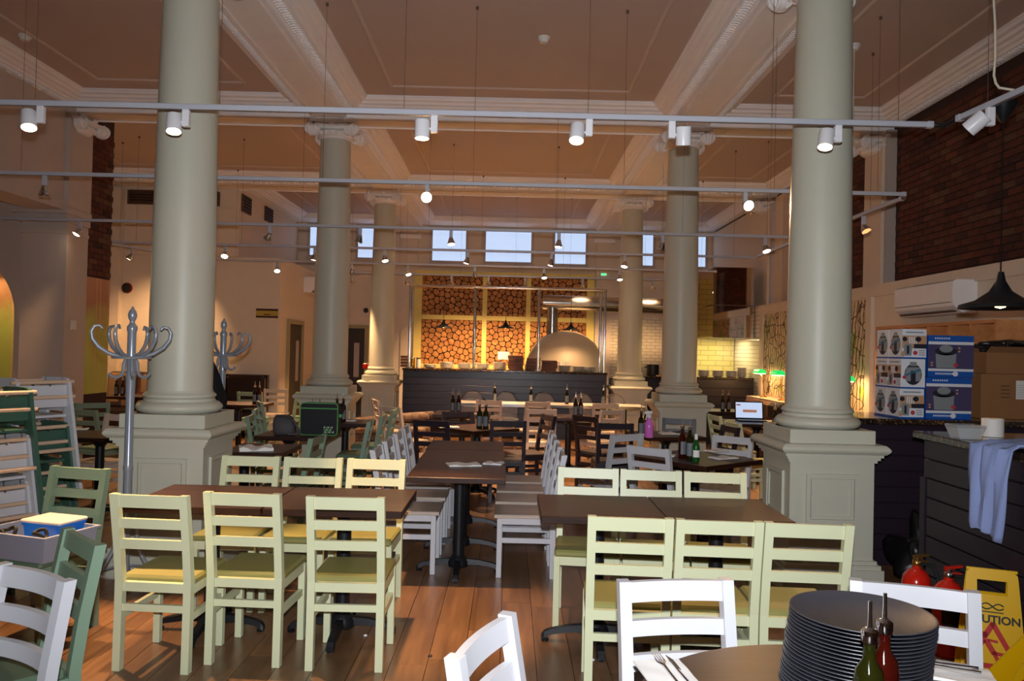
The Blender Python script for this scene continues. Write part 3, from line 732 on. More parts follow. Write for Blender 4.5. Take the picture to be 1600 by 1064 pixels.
# left aisle
chair('plum',-5.55,9.1,205,'dark plum chair against the left pier')
chair_px('sage',(113,639),(146,641),'A','sage green chair turned at the left aisle table')
chair_px('sage',(116,630),(172,629),'A','farther sage green chair near the left banquette')
chair('warmlit',-3.98,7.80,250,'pale chair catching warm light behind left pedestal')
chair('white',-4.08,6.95,92,'white chair behind the highchair stack')
# centre back
chair('warmlit',-1.62,11.3,20,'pale chair behind, by the firewood, farther one')
chair('warmlit',-1.30,10.15,50,'pale tall chair by the firewood, nearer one')
chair_px('plum',(652,656),(696,658),'A','dark plum chair at left near side of the small table')
chair_px('plum',(690,643),(741,643),'T','dark plum chair on far side of the small table')
chair_px('plum',(766,657),(823,658),'A','dark plum chair at right near side of the small table')
chair('plum',.22,9.15,200,'dark plum chair on far right of the small table')
chair_px('warmlit',(743,625),(785,626),'A','pale chair before the chrome edged table, left one')
chair_px('warmlit',(820,639),(873,640),'A','pale chair in the middle beside black table post')
chair_px('warmlit',(821,628),(860,628),'A','pale chair before the chrome edged table, middle one')
chair_px('warmlit',(921,630),(972,631),'A','pale chair before the chrome edged table, right one')
chair_px('warmlit',(938,641),(976,640),'A','pale chair right of black table post')
chair('plum',1.08,9.4,40,'dark plum chair left of pink spray bottle, farther one')
chair_px('plum',(938,661),(986,662),'A','dark plum chair left of pink spray bottle, nearer one')
chair_px('white',(951,680),(1009,677),'A','white chair at left of the diamond table, farther one')
chair_px('white',(978,695),(1050,703),'A','white chair at left of the diamond table, nearer one')
chair_px('white',(1113,679),(1180,685),'T','white chair at right of the diamond table before the pedestal')
chair_px('plum',(1038,653),(1085,655),'T','dark plum chair in front of second right column pedestal')
chair('plum',2.06,8.3,190,'dark plum chair right of the spray bottle table')
chair('cream',2.78,9.85,8,'cream chair side on beneath the laptop')
chair('cream',2.72,8.85,10,'cream chair side on right of the diamond table, nearer than laptop')
chair('cream',3.55,8.75,170,'cream chair half hidden behind right front column')

# ---- tables
TB={}
def table_meshes(w,d,post=.04):
    k=(round(w,2),round(d,2),post)
    if k in TB: return TB[k]
    P=[]
    P.append(('tabletop',MB().bbox(-w/2,w/2,-d/2,d/2,.712,.75,.003).mesh('tabletop'),'table_wood',0))
    P.append(('post',MB().lathe([(post,.05),(post,.69)],20).mesh('post',40),'black_iron',0))
    P.append(('mounting_plate',MB().bbox(-.17,.17,-.17,.17,.692,.712,.004).lathe([(post,.64),(.09,.70)],16).mesh('mounting_plate'),'black_iron',0))
    P.append(('base_hub',MB().lathe([(.07,.04),(.075,.07),(.06,.1),(post,.12)],20).mesh('base_hub',40),'black_iron',0))
    b=MB(); secs=[]
    for x,z,hw,hh in ((.04,.075,.026,.02),(.15,.07,.024,.017),(.25,.052,.022,.014),(.285,.035,.024,.016),(.30,.018,.022,.012)):
        secs.append([Vector((x,-hw,z-hh)),Vector((x,hw,z-hh)),Vector((x,hw*.8,z+hh)),Vector((x,-hw*.8,z+hh))])
    b.sweep(secs); b.lathe([(.02,0),(.022,.012)],10,(.28,0,0)); fm=b.mesh('foot')
    for q in range(4): P.append(('foot',fm,'black_iron',q*PI/2))
    for nm,me,m,r in P:
        if not me.materials: me.materials.append(M(m))
    TB[k]=P; return P
def table(x,y,w,d,label,rz=0.0,group='dark wood pedestal tables',off=(0,0,0)):
    e=empty('dining_table',(x,y,0),math.radians(rz),label,'table',group)
    for nm,me,m,r in table_meshes(w,d):
        o=inst(nm,me,e,None if nm=='tabletop' else off); o.rotation_euler=(0,0,r)
    return e
table(-1.64,4.50,.725,.66,'dark table under the front left cream chairs, left half')
table(-.905,4.50,.725,.66,'dark table under the front left cream chairs, aisle half')
table(.51,4.46,.655,.64,'dark table under the front right cream chairs, aisle half')
table(1.17,4.46,.655,.64,'dark table under the front right cream chairs, pedestal half')
table(-.34,5.68,.66,.74,'nearest section of long centre table with the napkins',off=(0,.12,0))
table(-.355,6.43,.66,.74,'middle section of long centre table')
table(-.37,7.14,.66,.66,'farthest section of long centre table',off=(0,.1,0))
table(-2.03,7.80,.68,.66,'dark table carrying the green trimmed bag',off=(-.1,0,0))
table(-2.03,6.62,.5,.62,'dark table with papers just behind front left pedestal',off=(-.14,0,0))
table(-1.86,9.15,.60,.56,'dark table with oil bottles before second left column')
table(-3.72,7.32,.72,.62,'dark table in left aisle with crumpled napkin')
table(-5.95,12.7,.9,.7,'dark table at the left banquette')
table(-3.9,11.6,.8,.7,'dark table with far left bottle pair')
table(-.34,8.82,.66,.66,'small dark table behind long table, bottle pair on it',42)
table(-.62,10.75,.75,.7,'dark table with bottles before the chrome edged table')
table(.80,10.68,.62,.6,'small black post table with bottles in the middle')
table(1.56,6.66,.78,.78,'diamond turned dark table with green beer bottle',40)
table(1.68,8.55,.66,.64,'dark table with pink spray bottle',12)
table(3.22,10.4,.72,.72,'dark table holding the laptop')
table(3.28,12.5,.66,.7,'dark table at far right banquette')
table(3.35,9.35,.6,.6,'dark table behind right front column with bottle pair')
# round table in the foreground
e=empty('round_table',(.85,1.82,0),0,'large round dark wood table in the foreground with trays','table')
MB().lathe([(.535,.715),(.555,.72),(.563,.735),(.558,.75),(0,.75)],72).build('tabletop','table_wood',e,35)
MB().lathe([(.05,.05),(.05,.70)],20).build('post','black_iron',e,40); MB().lathe([(.3,0),(.3,.02),(.06,.05),(0,.05)],32).build('base','black_iron',e,40); MB().lathe([(.16,.695),(.16,.715)],20).build('mounting_plate','black_iron',e)
e=empty('round_table',(-1.62,1.80,0),0,'dark round table cut off at bottom left corner','table')
MB().lathe([(.34,.715),(.355,.72),(.36,.735),(.355,.75),(0,.75)],60).build('tabletop','table_wood',e,35); MB().lathe([(.05,.05),(.05,.715)],20).build('post','black_iron',e,40); MB().lathe([(.17,0),(.17,.02),(.06,.05),(0,.05)],32).build('base','black_iron',e,40)
# chrome edged long table with ghost chairs behind
A=atz(716,629,.75); B_=atz(1012,637,.75); yt=(A.y+B_.y)/2
e=empty('long_table',((A.x+B_.x)/2,yt+.35,0),0,'long chrome edged pale table in front of the bar','table'); w=B_.x-A.x
MB().box(-w/2,w/2,-.35,.35,.72,.75).build('tabletop','ceramic',e); MB().frame(w+.02,.72,.015,-.045,0,TR(0,0,.75)@RX(PI/2)).build('chrome_edge','chrome',e)
for s in (-1,0,1): MB().lathe([(.22,0),(.22,.015),(.04,.04),(.035,.72)],20,(s*w*.4,0,0)).build('pedestal_leg','chrome',e,40)
GH={}
def ghost(x,y,label):
    if not GH:
        n=18; pts=[(.22*math.sin(PI*(k/n-.5)),.0,.60+.30*math.cos(PI*(k/n-.5))) for k in range(n+1)]
        outer=[(.21*math.cos(PI*k/n),.62+.28*math.sin(PI*k/n)) for k in range(n+1)]
        poly=[(.21,.45)]+outer+[(-.21,.45)]
        GH['backrest']=MB().prism(poly,-.235,-.215,'y').mesh('backrest',40)
        GH['back_rim']=MB().tube([(p[0],-.225,p[1]) for p in poly],.012,8).mesh('back_rim',40)
        GH['seat']=MB().lathe([(.0,.43),(.22,.43),(.235,.445),(.22,.46),(0,.455)],28).mesh('seat',40)
        GH['leg']=MB().cyl((0,0,0),(0,0,.44),.014,10,.02).mesh('leg',40)
        for k in GH: GH[k].materials.append(M('acrylic_panel' if k in ('backrest','seat') else 'acrylic_smoke'))
    e=empty('acrylic_chair',(x,y,0),PI,label,'chair','clear acrylic chairs at the bar')
    for k in ('backrest','back_rim','seat'): inst(k,GH[k],e)
    for sx in (-1,1):
        for sy in (-1,1): inst('leg',GH['leg'],e,(sx*.16,sy*.16,0))
for px,lab in ((737,'leftmost'),(790,'second from left'),(850,'third from left'),(910,'second from right'),(962,'rightmost')):
    p=aty(px,640,yt+.78); ghost(p.x,yt+.78,'clear round backed acrylic chair along the bar, %s'%lab)
# ---- bar counter at the back
def slat_front(e, w, z0, z1, n, material, y=0.0):
    h=(z1-z0)/n
    for k in range(n): MB().bbox(-w/2,w/2,y-.022,y,z0+k*h+.004,z0+(k+1)*h-.004,.003).build('slat',material,e)
e=empty('bar_counter',(-.085,14.63,0),0,'long dark navy slatted pizza bar counter between third columns','counter')
w=3.72
MB().box(-w/2,w/2,0,.6,0,1.2).build('carcass','navy_panel',e); slat_front(e,w,.08,1.2,9,'navy_panel'); MB().bbox(-w/2-.01,w/2+.01,-.06,.66,1.2,1.24,.006).build('countertop','granite',e)
e=empty('kitchen_counter',(3.75,14.4,0),0,'dark slatted kitchen counter on the right under the steel hood','counter')
MB().box(-.9,.64,0,.7,0,1.17).build('carcass','chair_plum',e); slat_front(e,1.28,.08,1.17,7,'chair_plum'); MB().bbox(-.98,.64,-.05,.75,1.17,1.21,.006).build('countertop','granite',e)
e=empty('kitchen_counter',(2.62,16.3,0),0,'dark kitchen counter seen between the right columns','counter'); MB().box(-.3,.9,0,.6,0,1.1).build('carcass','chair_plum',e); MB().bbox(-.34,.94,-.04,.64,1.1,1.14,.005).build('countertop','granite',e); slat_front(e,1.2,.08,1.1,6,'chair_plum')
# tiled splashback walls
o=MB().box(3.2,4.41,15.75,15.85,0,3.1).build('wall_kitchen','tile_cream'); struct(o,'cream tiled kitchen wall below the steel hood','wall')
o=MB().box(1.95,XWR,YB-.04,YB-.001,.9,2.45).build('wall_tiles','tile_white'); struct(o,'white tiled back wall between the right columns','wall')
# mirror steel hood
e=empty('extractor_hood',(4.05,15.05,1.93),0,'big mirror polished steel extractor hood on the right','hood')
MB().bbox(-.40,.35,-.6,.6,0,.58,.006).build('lower_band','mirror_steel',e); MB().bbox(-.40,.35,-.56,.6,.59,1.28,.006).build('upper_band','mirror_steel',e); MB().box(-.405,.352,-.607,-.595,.575,.595).build('seam','steel',e)
# pizza oven, flue and duct
OV=aty(884,560,16.1)
e=empty('pizza_oven',(OV.x,16.25,0),0,'white domed pizza oven behind the bar','oven')
MB().lathe([(.80,.9),(.84,1.15),(.82,1.3),(.74,1.55),(.60,1.78),(.42,1.93),(.22,2.01),(0,2.03)],40).build('dome','oven_white',e,60)
MB().lathe([(.74,0),(.78,.9)],40).build('oven_base','oven_white',e,60)
MB().prism([(-.28,1.12),(.28,1.12),(.28,1.3)]+[(.28*math.cos(a),1.3+.16*math.sin(a)) for a in [PI*k/10 for k in range(11)]]+[(-.28,1.3)],.74,.86,'y').build('oven_mouth','pot_black',e)
FX=aty(864,500,16.0).x-OV.x
MB().cyl((FX,0,1.9),(FX,0,2.56),.115,24).build('flue','steel',e,40); MB().lathe([(.13,0),(.13,.04)],24,(FX,0,2.0)).build('flue_collar','steel',e,40)
e2=empty('exhaust_duct',(OV.x,16.25,2.52),0,'silver exhaust duct running right to the hood','duct')
MB().cyl((FX-.2,0,.08),(3.62-OV.x,0,.05),.15,24).build('duct_pipe','steel',e2,40)
for k in range(5): MB().cyl((FX+.2+k*.62,0,.078-.006*k),(FX+.24+k*.62,0,.078-.006*k),.157,24).build('duct_joint','steel',e2,40)
# chrome gantry with pendants over the bar
e=empty('pipe_gantry',(0,14.9,1.24),0,'chrome pipe frame standing on the bar','frame')
gx=[aty(px,500,14.9).x for px in (641,742,842,945)]
for x in gx: MB().cyl((x,0,0),(x,0,1.53),.028,12).lathe([(.06,0),(.06,.02)],14,(x,0,0)).build('pipe_post','chrome',e,40)
MB().cyl((gx[0]-.03,0,1.53),(gx[3]+.03,0,1.53),.028,12).build('pipe_rail','chrome',e,40)
MB().cyl((gx[3]-.05,.25,0),(gx[3]-.05,.25,1.53),.028,12).build('pipe_post','chrome',e,40); MB().cyl((gx[3],0,1.53),(gx[3]-.05,.25,1.53),.028,12).build('pipe_rail','chrome',e,40)
for x in gx: MB().lathe([(.036,-.03),(.036,.03)],12,(x,0,.75)).build('pipe_joint','chrome',e,40)
PPROF=[(.012,.16),(.02,.12),(.045,.075),(.10,.035),(.16,.016),(.165,.0),(.155,.0),(.10,.022),(.04,.06),(.012,.10)]
def pendant(x,y,z,label,s=1.0,top=ZC,power=0,canopy=None):
    e=empty('pendant_lamp',(x,y,z),0,label,'lamp','black pendant lamps')
    MB().lathe([(r*s,h*s) for r,h in PPROF],36).build('lamp_shade','black_iron',e,50)
    MB().lathe([(0,.0),(.02*s,.006*s),(.028*s,.03*s),(.015*s,.06*s),(0,.07*s)],14).build('bulb','bulb_warm',e,50)
    MB().cyl((0,0,.15*s),(0,0,top-z),.004,6).build('cord','black_plastic',e)
    if canopy: MB().lathe([(.012,-.11),(.03,-.08),(.075,-.01),(.078,0),(0,0)],20,(0,0,top-z)).build('canopy','black_iron',e,50)
    if power: light('pendant_light','SPOT',(0,0,.02*s),power*WK*.6,WARM,e,shadow_soft_size=.03,spot_size=math.radians(140),spot_blend=.6)
for px,py,lab in ((693,512,'left'),(790,513,'middle'),(892,516,'right')):
    p=aty(px,py,14.95); pendant(p.x,p.y,p.z,'black pendant lamp over the bar, %s one of three'%lab,.95,2.77,30)
# ---- log wall feature
A=aty(655,428,18.68); B_=aty(920,572,18.68)
LX0,LX1,LZ0,LZ1=A.x,B_.x,1.15,A.z
e=empty('log_wall',((LX0+LX1)/2,18.78,0),0,'cream framed wall panels packed with sawn log ends','wall panel')
W_=LX1-LX0; cx0=(LX0+LX1)/2
MB().box(-W_/2,W_/2,-.08,0,LZ0,LZ1).build('backing','log_gap',e)
fx=[-W_/2]+[aty(px,500,18.65).x-cx0 for px in (757,825)]+[W_/2]; zm=aty(790,498,18.65).z
for k,x in enumerate(fx): MB().bbox(x-(.09 if k in(0,3) else .055),x+(.09 if k in(0,3) else .055),-.2,0,LZ0,LZ1+.08,.004).build('frame_post','cream_paint',e)
for z in (LZ0+.05,zm,LZ1+.02): MB().bbox(-W_/2,W_/2,-.195,0,z-.055,z+.055,.004).build('frame_rail','cream_paint',e)
def clip(poly, p, n):
    out=[]
    for i in range(len(poly)):
        a=poly[i]; b=poly[(i+1)%len(poly)]
        da=(a[0]-p[0])*n[0]+(a[1]-p[1])*n[1]; db=(b[0]-p[0])*n[0]+(b[1]-p[1])*n[1]
        if da<=0: out.append(a)
        if da*db<0: t=da/(da-db); out.append((a[0]+(b[0]-a[0])*t,a[1]+(b[1]-a[1])*t))
    return out
cells=[]
for i in range(3):
    for (za,zb) in ((LZ0+.105,zm-.055),(zm+.055,LZ1-.035)):
        xa=fx[i]+(.09 if i==0 else .055); xb=fx[i+1]-(.09 if i==2 else .055)
        pts=[]; tries=0
        while tries<6000:
            q=(rnd.uniform(xa,xb),rnd.uniform(za,zb)); tries+=1
            rr=.105
            if all((q[0]-c[0])**2+(q[1]-c[1])**2>rr*rr for c in pts): pts.append(q)
        for p in pts:
            poly=[(xa,za),(xb,za),(xb,zb),(xa,zb)]
            for c in pts:
                if c is p: continue
                dx,dy=c[0]-p[0],c[1]-p[1]
                if dx*dx+dy*dy<.36*.36:
                    poly=clip(poly,((p[0]+c[0])/2-dx*.06,(p[1]+c[1])/2-dy*.06),(dx,dy))
                    if len(poly)<3: break
            if len(poly)>=3:
                # soften corners
                q=[]
                for k in range(len(poly)):
                    a=poly[k]; b=poly[(k+1)%len(poly)]; q+=[(a[0]*.8+b[0]*.2,a[1]*.8+b[1]*.2),(a[0]*.2+b[0]*.8,a[1]*.2+b[1]*.8)]
                cells.append((p,[(v[0]-p[0],v[1]-p[1]) for v in q]))
def area(q): return abs(sum(q[i][0]*q[(i+1)%len(q)][1]-q[(i+1)%len(q)][0]*q[i][1] for i in range(len(q))))/2
cells.sort(key=lambda c:-area(c[1]))
b=MB()
for k,(p,q) in enumerate(cells):
    dp=rnd.uniform(.05,.075)
    if k<300: MB().prism(q,-dp,0,'y').build('log_end','log_end',e,loc=(p[0],-.08,p[1]))
    else: b.prism([(v[0]+p[0],v[1]+p[1]) for v in q],-.08-dp,-.08,'y')
if b.v: o=b.build('log_ends_small','log_end_stuff',e); o['kind']='stuff'
# ---- firewood pile
fw=0
FW=[]
for r_,(n,z) in enumerate(((7,.075),(6,.20),(5,.325))):
    for k in range(n): FW.append((-1.88+rnd.uniform(-.2,.12),12.42+k*.14+(.07 if r_%2 else 0),z,rnd.uniform(-.1,.1),0))
for k in range(4): FW.append((-1.92+k*.05,12.5+k*.2,.47,rnd.uniform(-.25,.25),-.10))
logm=[]
for k in range(4):
    r=.052+.008*k; q=MB().tube([(-.55,0,0),(-.2,.012,.006),(.15,-.01,.004),(.55,.008,-.004)],[r,r*.95,r*1.02,r*.9],9).mesh('log',50); q.materials.append(M('bark')); logm.append(q)
for i,(x,y,z,rz,ry) in enumerate(FW):
    o=inst('log',logm[i%4],None,(x,y,z)); o.rotation_euler=(0,ry,rz); tag(o,'rough split log in the firewood pile by the bar','log','firewood pile logs')
# ---- banquettes
e=empty('banquette',(4.10,11.25,0),0,'patchwork upholstered banquette along the right wall','sofa')
MB().bbox(-.40,.28,-2.2,2.3,.1,.44,.03).build('seat_cushion','patchwork',e); MB().box(-.38,.28,-2.2,2.3,0,.1).build('plinth','dark_leather',e)
for k in range(5):
    y0=-2.2+k*.9; MB().bbox(-.12,.0,y0+.01,y0+.89,.42,.90,.045).build('back_cushion','patchwork',e)
MB().box(0,.01,-2.2,2.3,.4,.85).build('back_frame','wall_paint',e)
e=empty('banquette',(-5.9,14.1,0),0,'dark patchwork banquette against the partition block','sofa')
MB().bbox(-1.25,1.55,-.35,.3,.1,.44,.03).build('seat_cushion','dark_leather',e)
for k in range(4): MB().bbox(-1.25+k*.7,-.56+k*.7,.12,.3,.42,1.05,.05).build('back_cushion',('patchwork','dark_leather')[k%2],e)
MB().box(-1.25,1.55,.3,.42,0,1.06).build('back_frame','dark_leather',e)
# ---- right front counters
e=empty('service_counter',(3.5,6.25,0),0,'dark plum slatted counter behind the right front pedestal','counter')
MB().box(-.98,.90,0,.62,0,1.10).build('carcass','plum_panel',e)
for k in range(9):
    h=1.10/9; MB().bbox(-.98,.90,-.022,0,.0+k*h+.004,(k+1)*h-.004,.003).build('slat','plum_panel',e)
    MB().bbox(-1.002,-.98,0,.62,.0+k*h+.004,(k+1)*h-.004,.003).build('slat','plum_panel',e)
MB().bbox(-1.12,.90,-.10,.66,1.10,1.145,.006).build('countertop','granite',e)
e=empty('service_counter',(2.70,4.15,0),0,'dark plum island counter at the right edge with blue cloth','counter')
MB().box(0,.9,-1.6,1.0,0,1.095).build('carcass','plum_panel',e)
h=1.095/9
for k in range(9):
    MB().bbox(-.022,0,-1.6,1.0,k*h+.004,(k+1)*h-.004,.003).build('slat','plum_panel',e); MB().bbox(0,.9,1.0,1.022,k*h+.004,(k+1)*h-.004,.003).build('slat','plum_panel',e)
MB().box(-.03,0.02,.97,1.03,0,.85).build('corner_post','plum_panel',e)
MB().bbox(-.09,.95,-1.65,1.08,1.095,1.14,.006,RZ(-.03)).build('countertop','granite',e)
light('hood_light','AREA',(3.95,15.1,1.915),9,(1.0,.80,.42),size=.7)
# ================================================================== THINGS ON TABLES
BT={}
def bottle(x,y,z,kind,label,group='oil and vinegar bottles',h=1.0,lab=True):
    k=kind
    if k not in BT:
        P=[('bottle_body',MB().lathe([(0,0),(.030,.0),(.032,.006),(.032,.155),(.028,.178),(.014,.20),(.012,.235),(.014,.238),(.014,.248),(0,.248)],20).mesh('bottle_body',50),{'oil':'bottle_oil','red':'bottle_red','dark':'bottle_dark','green':'bottle_green'}[kind]),
           ('collar',MB().lathe([(.016,.236),(.018,.240),(.018,.262),(.010,.268),(0,.268)],16).mesh('collar',50),'chrome'),
           ('pour_spout',MB().lathe([(.006,.266),(.0045,.30),(.0045,.325),(0,.326)],10).mesh('pour_spout',50),'chrome')]
        lp=[(.0327*math.cos(a),.0327*math.sin(a)) for a in [-PI/2-.9+1.8*i/8 for i in range(9)]]
        q=MB(); q.add([(p[0],p[1],zz) for zz in (.03,.135) for p in lp],[(i,i+1,10+i,9+i) for i in range(8)])
        P.append(('bottle_label',q.mesh('bottle_label',50),'paper_grey'))
        for n,me,m in P: me.materials.append(M(m))
        BT[k]=P
    e=empty('bottle',(x,y,z),rnd.uniform(-.3,.3),label,'bottle',group); e.scale=(1,1,h)
    for n,me,m in BT[k]: inst(n,me,e)
    return e
def bottle_px(px,d,z,kind,label,**kw):
    p=aty(px,700,d); return bottle(p.x,d,z,kind,label,**kw)
bottle_px(1364,1.74,.7508,'oil','green olive oil bottle with pourer before the tray stack')
bottle_px(1387,1.80,.7508,'red','red vinegar bottle with pourer before the tray stack')
TZ=.7508
for a in ((1066,6.62,'red','red vinegar bottle on the diamond table'),(1078,6.52,'oil','oil bottle on the diamond table'),
          (1001,8.28,'oil','oil bottle on the spray bottle table'),(1008,8.42,'red','red bottle half behind the pink spray bottle'),
          (898,10.6,'oil','left bottle of the pair on black post table'),(906,10.6,'red','right bottle of the pair on black post table'),
          (748,8.66,'oil','left bottle of pair on small table behind long table'),(758,8.66,'oil','right bottle of pair on small table behind long table'),
          (706,10.75,'oil','left bottle of pair before navy bar'),(715,10.75,'red','right bottle of pair before navy bar'),
          (525,9.1,'oil','oil bottle right of the green trimmed bag'),(535,9.1,'red','red bottle right of the green trimmed bag'),
          (486,8.03,'oil','oil bottle peeping over the green trimmed bag'),(498,8.05,'red','vinegar bottle peeping over the green trimmed bag'),
          (396,11.5,'dark','left bottle of far left pair beside coat stand'),(403,11.5,'red','right bottle of far left pair beside coat stand'),
          (1128,12.3,'oil','left bottle of pair on far right banquette table'),(1137,12.3,'red','right bottle of pair on far right banquette table'),
          (1210,9.3,'oil','left bottle of pair left of right front column'),(1221,9.3,'dark','right bottle of pair left of right front column'),
          (179,12.6,'oil','oil bottle on left banquette table'),(189,12.62,'red','red bottle on left banquette table')):
    bottle_px(a[0],a[1],TZ,a[2],a[3])
for px,l in ((771,'leftmost'),(828,'second'),(884,'third'),(941,'rightmost')): bottle_px(px,yt+.35,.7508,'dark','dark bottle on the chrome edged table, %s'%l,group='bottles along the chrome table')
# beer bottle and pink spray bottle
p=atz(1087,722,.75); e=empty('beer_bottle',(p.x,p.y,.7508),0,'green beer bottle with white cap on the diamond table','bottle')
MB().lathe([(0,0),(.029,0),(.030,.006),(.030,.12),(.024,.145),(.013,.17),(.0115,.20)],20).build('bottle_body','beer_green',e,50); MB().lathe([(.0125,.175),(.0135,.20),(.0135,.222),(0,.224)],16).build('foil_cap','paper_white',e,50)
lp=[(.0305*math.cos(a),.0305*math.sin(a)) for a in [-PI/2-1+2*i/8 for i in range(9)]]; q=MB(); q.add([(v[0],v[1],zz) for zz in (.04,.095) for v in lp],[(i,i+1,10+i,9+i) for i in range(8)]); q.build('bottle_label','paper_white',e,50)
p=aty(1014,680,8.15); e=empty('spray_bottle',(p.x,8.15,.7508),0,'clear spray bottle of pink cleaner with white trigger','spray bottle')
MB().lathe([(0,0),(.042,0),(.045,.01),(.045,.12),(.04,.15),(.02,.185),(.016,.21)],20).build('bottle_body','liquid_pink',e,50)
MB().lathe([(.02,.20),(.02,.23),(.012,.235)],14).bbox(-.05,.03,-.014,.014,.235,.27,.005).build('spray_head','paper_white',e,50); MB().prism([(-.03,.235),(-.018,.235),(-.03,.175),(-.04,.178)],-.006,.006,'y').build('trigger','paper_white',e)
# napkins with cutlery
def cutlery(e, fork=True, knife=True, ang=0.0, z=.012):
    m=RZ(ang)
    if fork:
        b=MB(); b.tube([m@Vector(v) for v in ((-.0,-.09,z),(0,-.02,z+.002),(0,.03,z+.004))],[.004,.003,.004],6)
        for k in range(4): b.tube([m@Vector(v) for v in ((-.0,.03,z+.004),(-.0105+.007*k,.05,z+.005),(-.0105+.007*k,.095,z+.008))],[.004,.0022,.0014],5)
        b.build('fork','chrome',e,50)
    if knife:
        b=MB(); b.tube([m@Vector(v) for v in ((.03,-.09,z),(.03,.0,z))],[.005,.004],6); b.prism([(.026,.0),(.038,.0),(.040,.07),(.030,.105)],z-.001,z+.001,'z',m); b.build('knife','chrome',e)
def napkin(x,y,z,w,d,rz,label,wave=.006,cut=None,group='paper napkins'):
    n=9; vs=[];fs=[]
    for lay in (0,1):
        for j in range(n):
            for i in range(n):
                u,v=i/(n-1)-.5,j/(n-1)-.5
                zz=wave*(.5+.5*math.sin(u*9+v*5+x*7)*math.cos(v*7-u*3)) + .002
                vs.append((u*w,v*d,(zz+.002) if lay else .0006))
    for lay in (0,1):
        for j in range(n-1):
            for i in range(n-1):
                k=lay*n*n+j*n+i; q=(k,k+1,k+n+1,k+n); fs.append(q if lay else q[::-1])
    for i in range(n-1):
        for a,b_ in ((i,i+1),(n*(n-1)+i+1,n*(n-1)+i),(n*(i+1),n*i),(n*i+n-1,n*(i+1)+n-1)): fs.append((a,b_,b_+n*n,a+n*n))
    e=empty('napkin',(x,y,z),math.radians(rz),label,'napkin',group)
    b=MB(); b.add(vs,fs); b.build('paper','paper_white',e,50)
    if cut: cutlery(e,*cut,z=wave+.010)
    return e
p=atz(1043,1056,.75); napkin(p.x,p.y,.75,.13,.19,8,'white napkin with fork and knife at left of round table',.004,(True,True,0))
p=atz(1490,1046,.75); napkin(min(p.x,1.2),p.y-.03,.75,.24,.12,-18,'white napkin with cutlery at right of round table',.006,(True,True,PI/2))
p=atz(735,727,.75); napkin(p.x-.05,p.y,.75,.24,.16,14,'creased paper napkin on long centre table, left one',.012); napkin(p.x+.17,p.y+.1,.75,.14,.12,-12,'creased paper napkin on long centre table, right one',.012)
for px,py,w,rz,lab in ((1038,712,.18,-20,'napkin at left side of the diamond table'),(1120,705,.2,35,'napkin at far side of the diamond table'),(1130,716,.22,30,'napkin at right side of the diamond table'),
                    (700,668,.22,20,'napkin at left of small table behind long table'),(790,667,.2,-15,'napkin at right of small table behind long table'),
                    (1045,678,.2,10,'napkin on the spray bottle table'),(120,671,.2,20,'crumpled napkin on left aisle table'),
                    (548,658,.12,0,'napkin on the table before second left column')):
    p=atz(px,py,.75); napkin(p.x,p.y,.75,w,w*.6,rz,lab,.012)
napkin(1.72,8.68,.75,.14,.1,0,'second napkin on the spray bottle table',.012); napkin(-.45,10.62,.75,.18,.11,8,'napkin on bottle table before the navy bar',.012)
p=atz(400,703,.75); napkin(p.x,p.y,.75,.26,.2,20,'crumpled clear film and papers on table behind left pedestal',.04)
# stack of round trays
tme=MB().lathe([(0,.0),(.152,.0),(.173,.012),(.178,.0135),(.177,.0155),(.171,.0148),(.151,.0035),(0,.0035)],64).mesh('tray',30); tme.materials.append(M('tray_black'))
p=aty(1334,1000,2.08)
for k in range(22):
    o=inst('tray',tme,None,(p.x-.012+.0016*k+rnd.uniform(-.002,.002),2.06+.0012*k,.7505+.0086*k)); o.rotation_euler=(0,0,k)
    tag(o,'round black non slip tray in the tall stack on the round table','tray','stacked round trays')
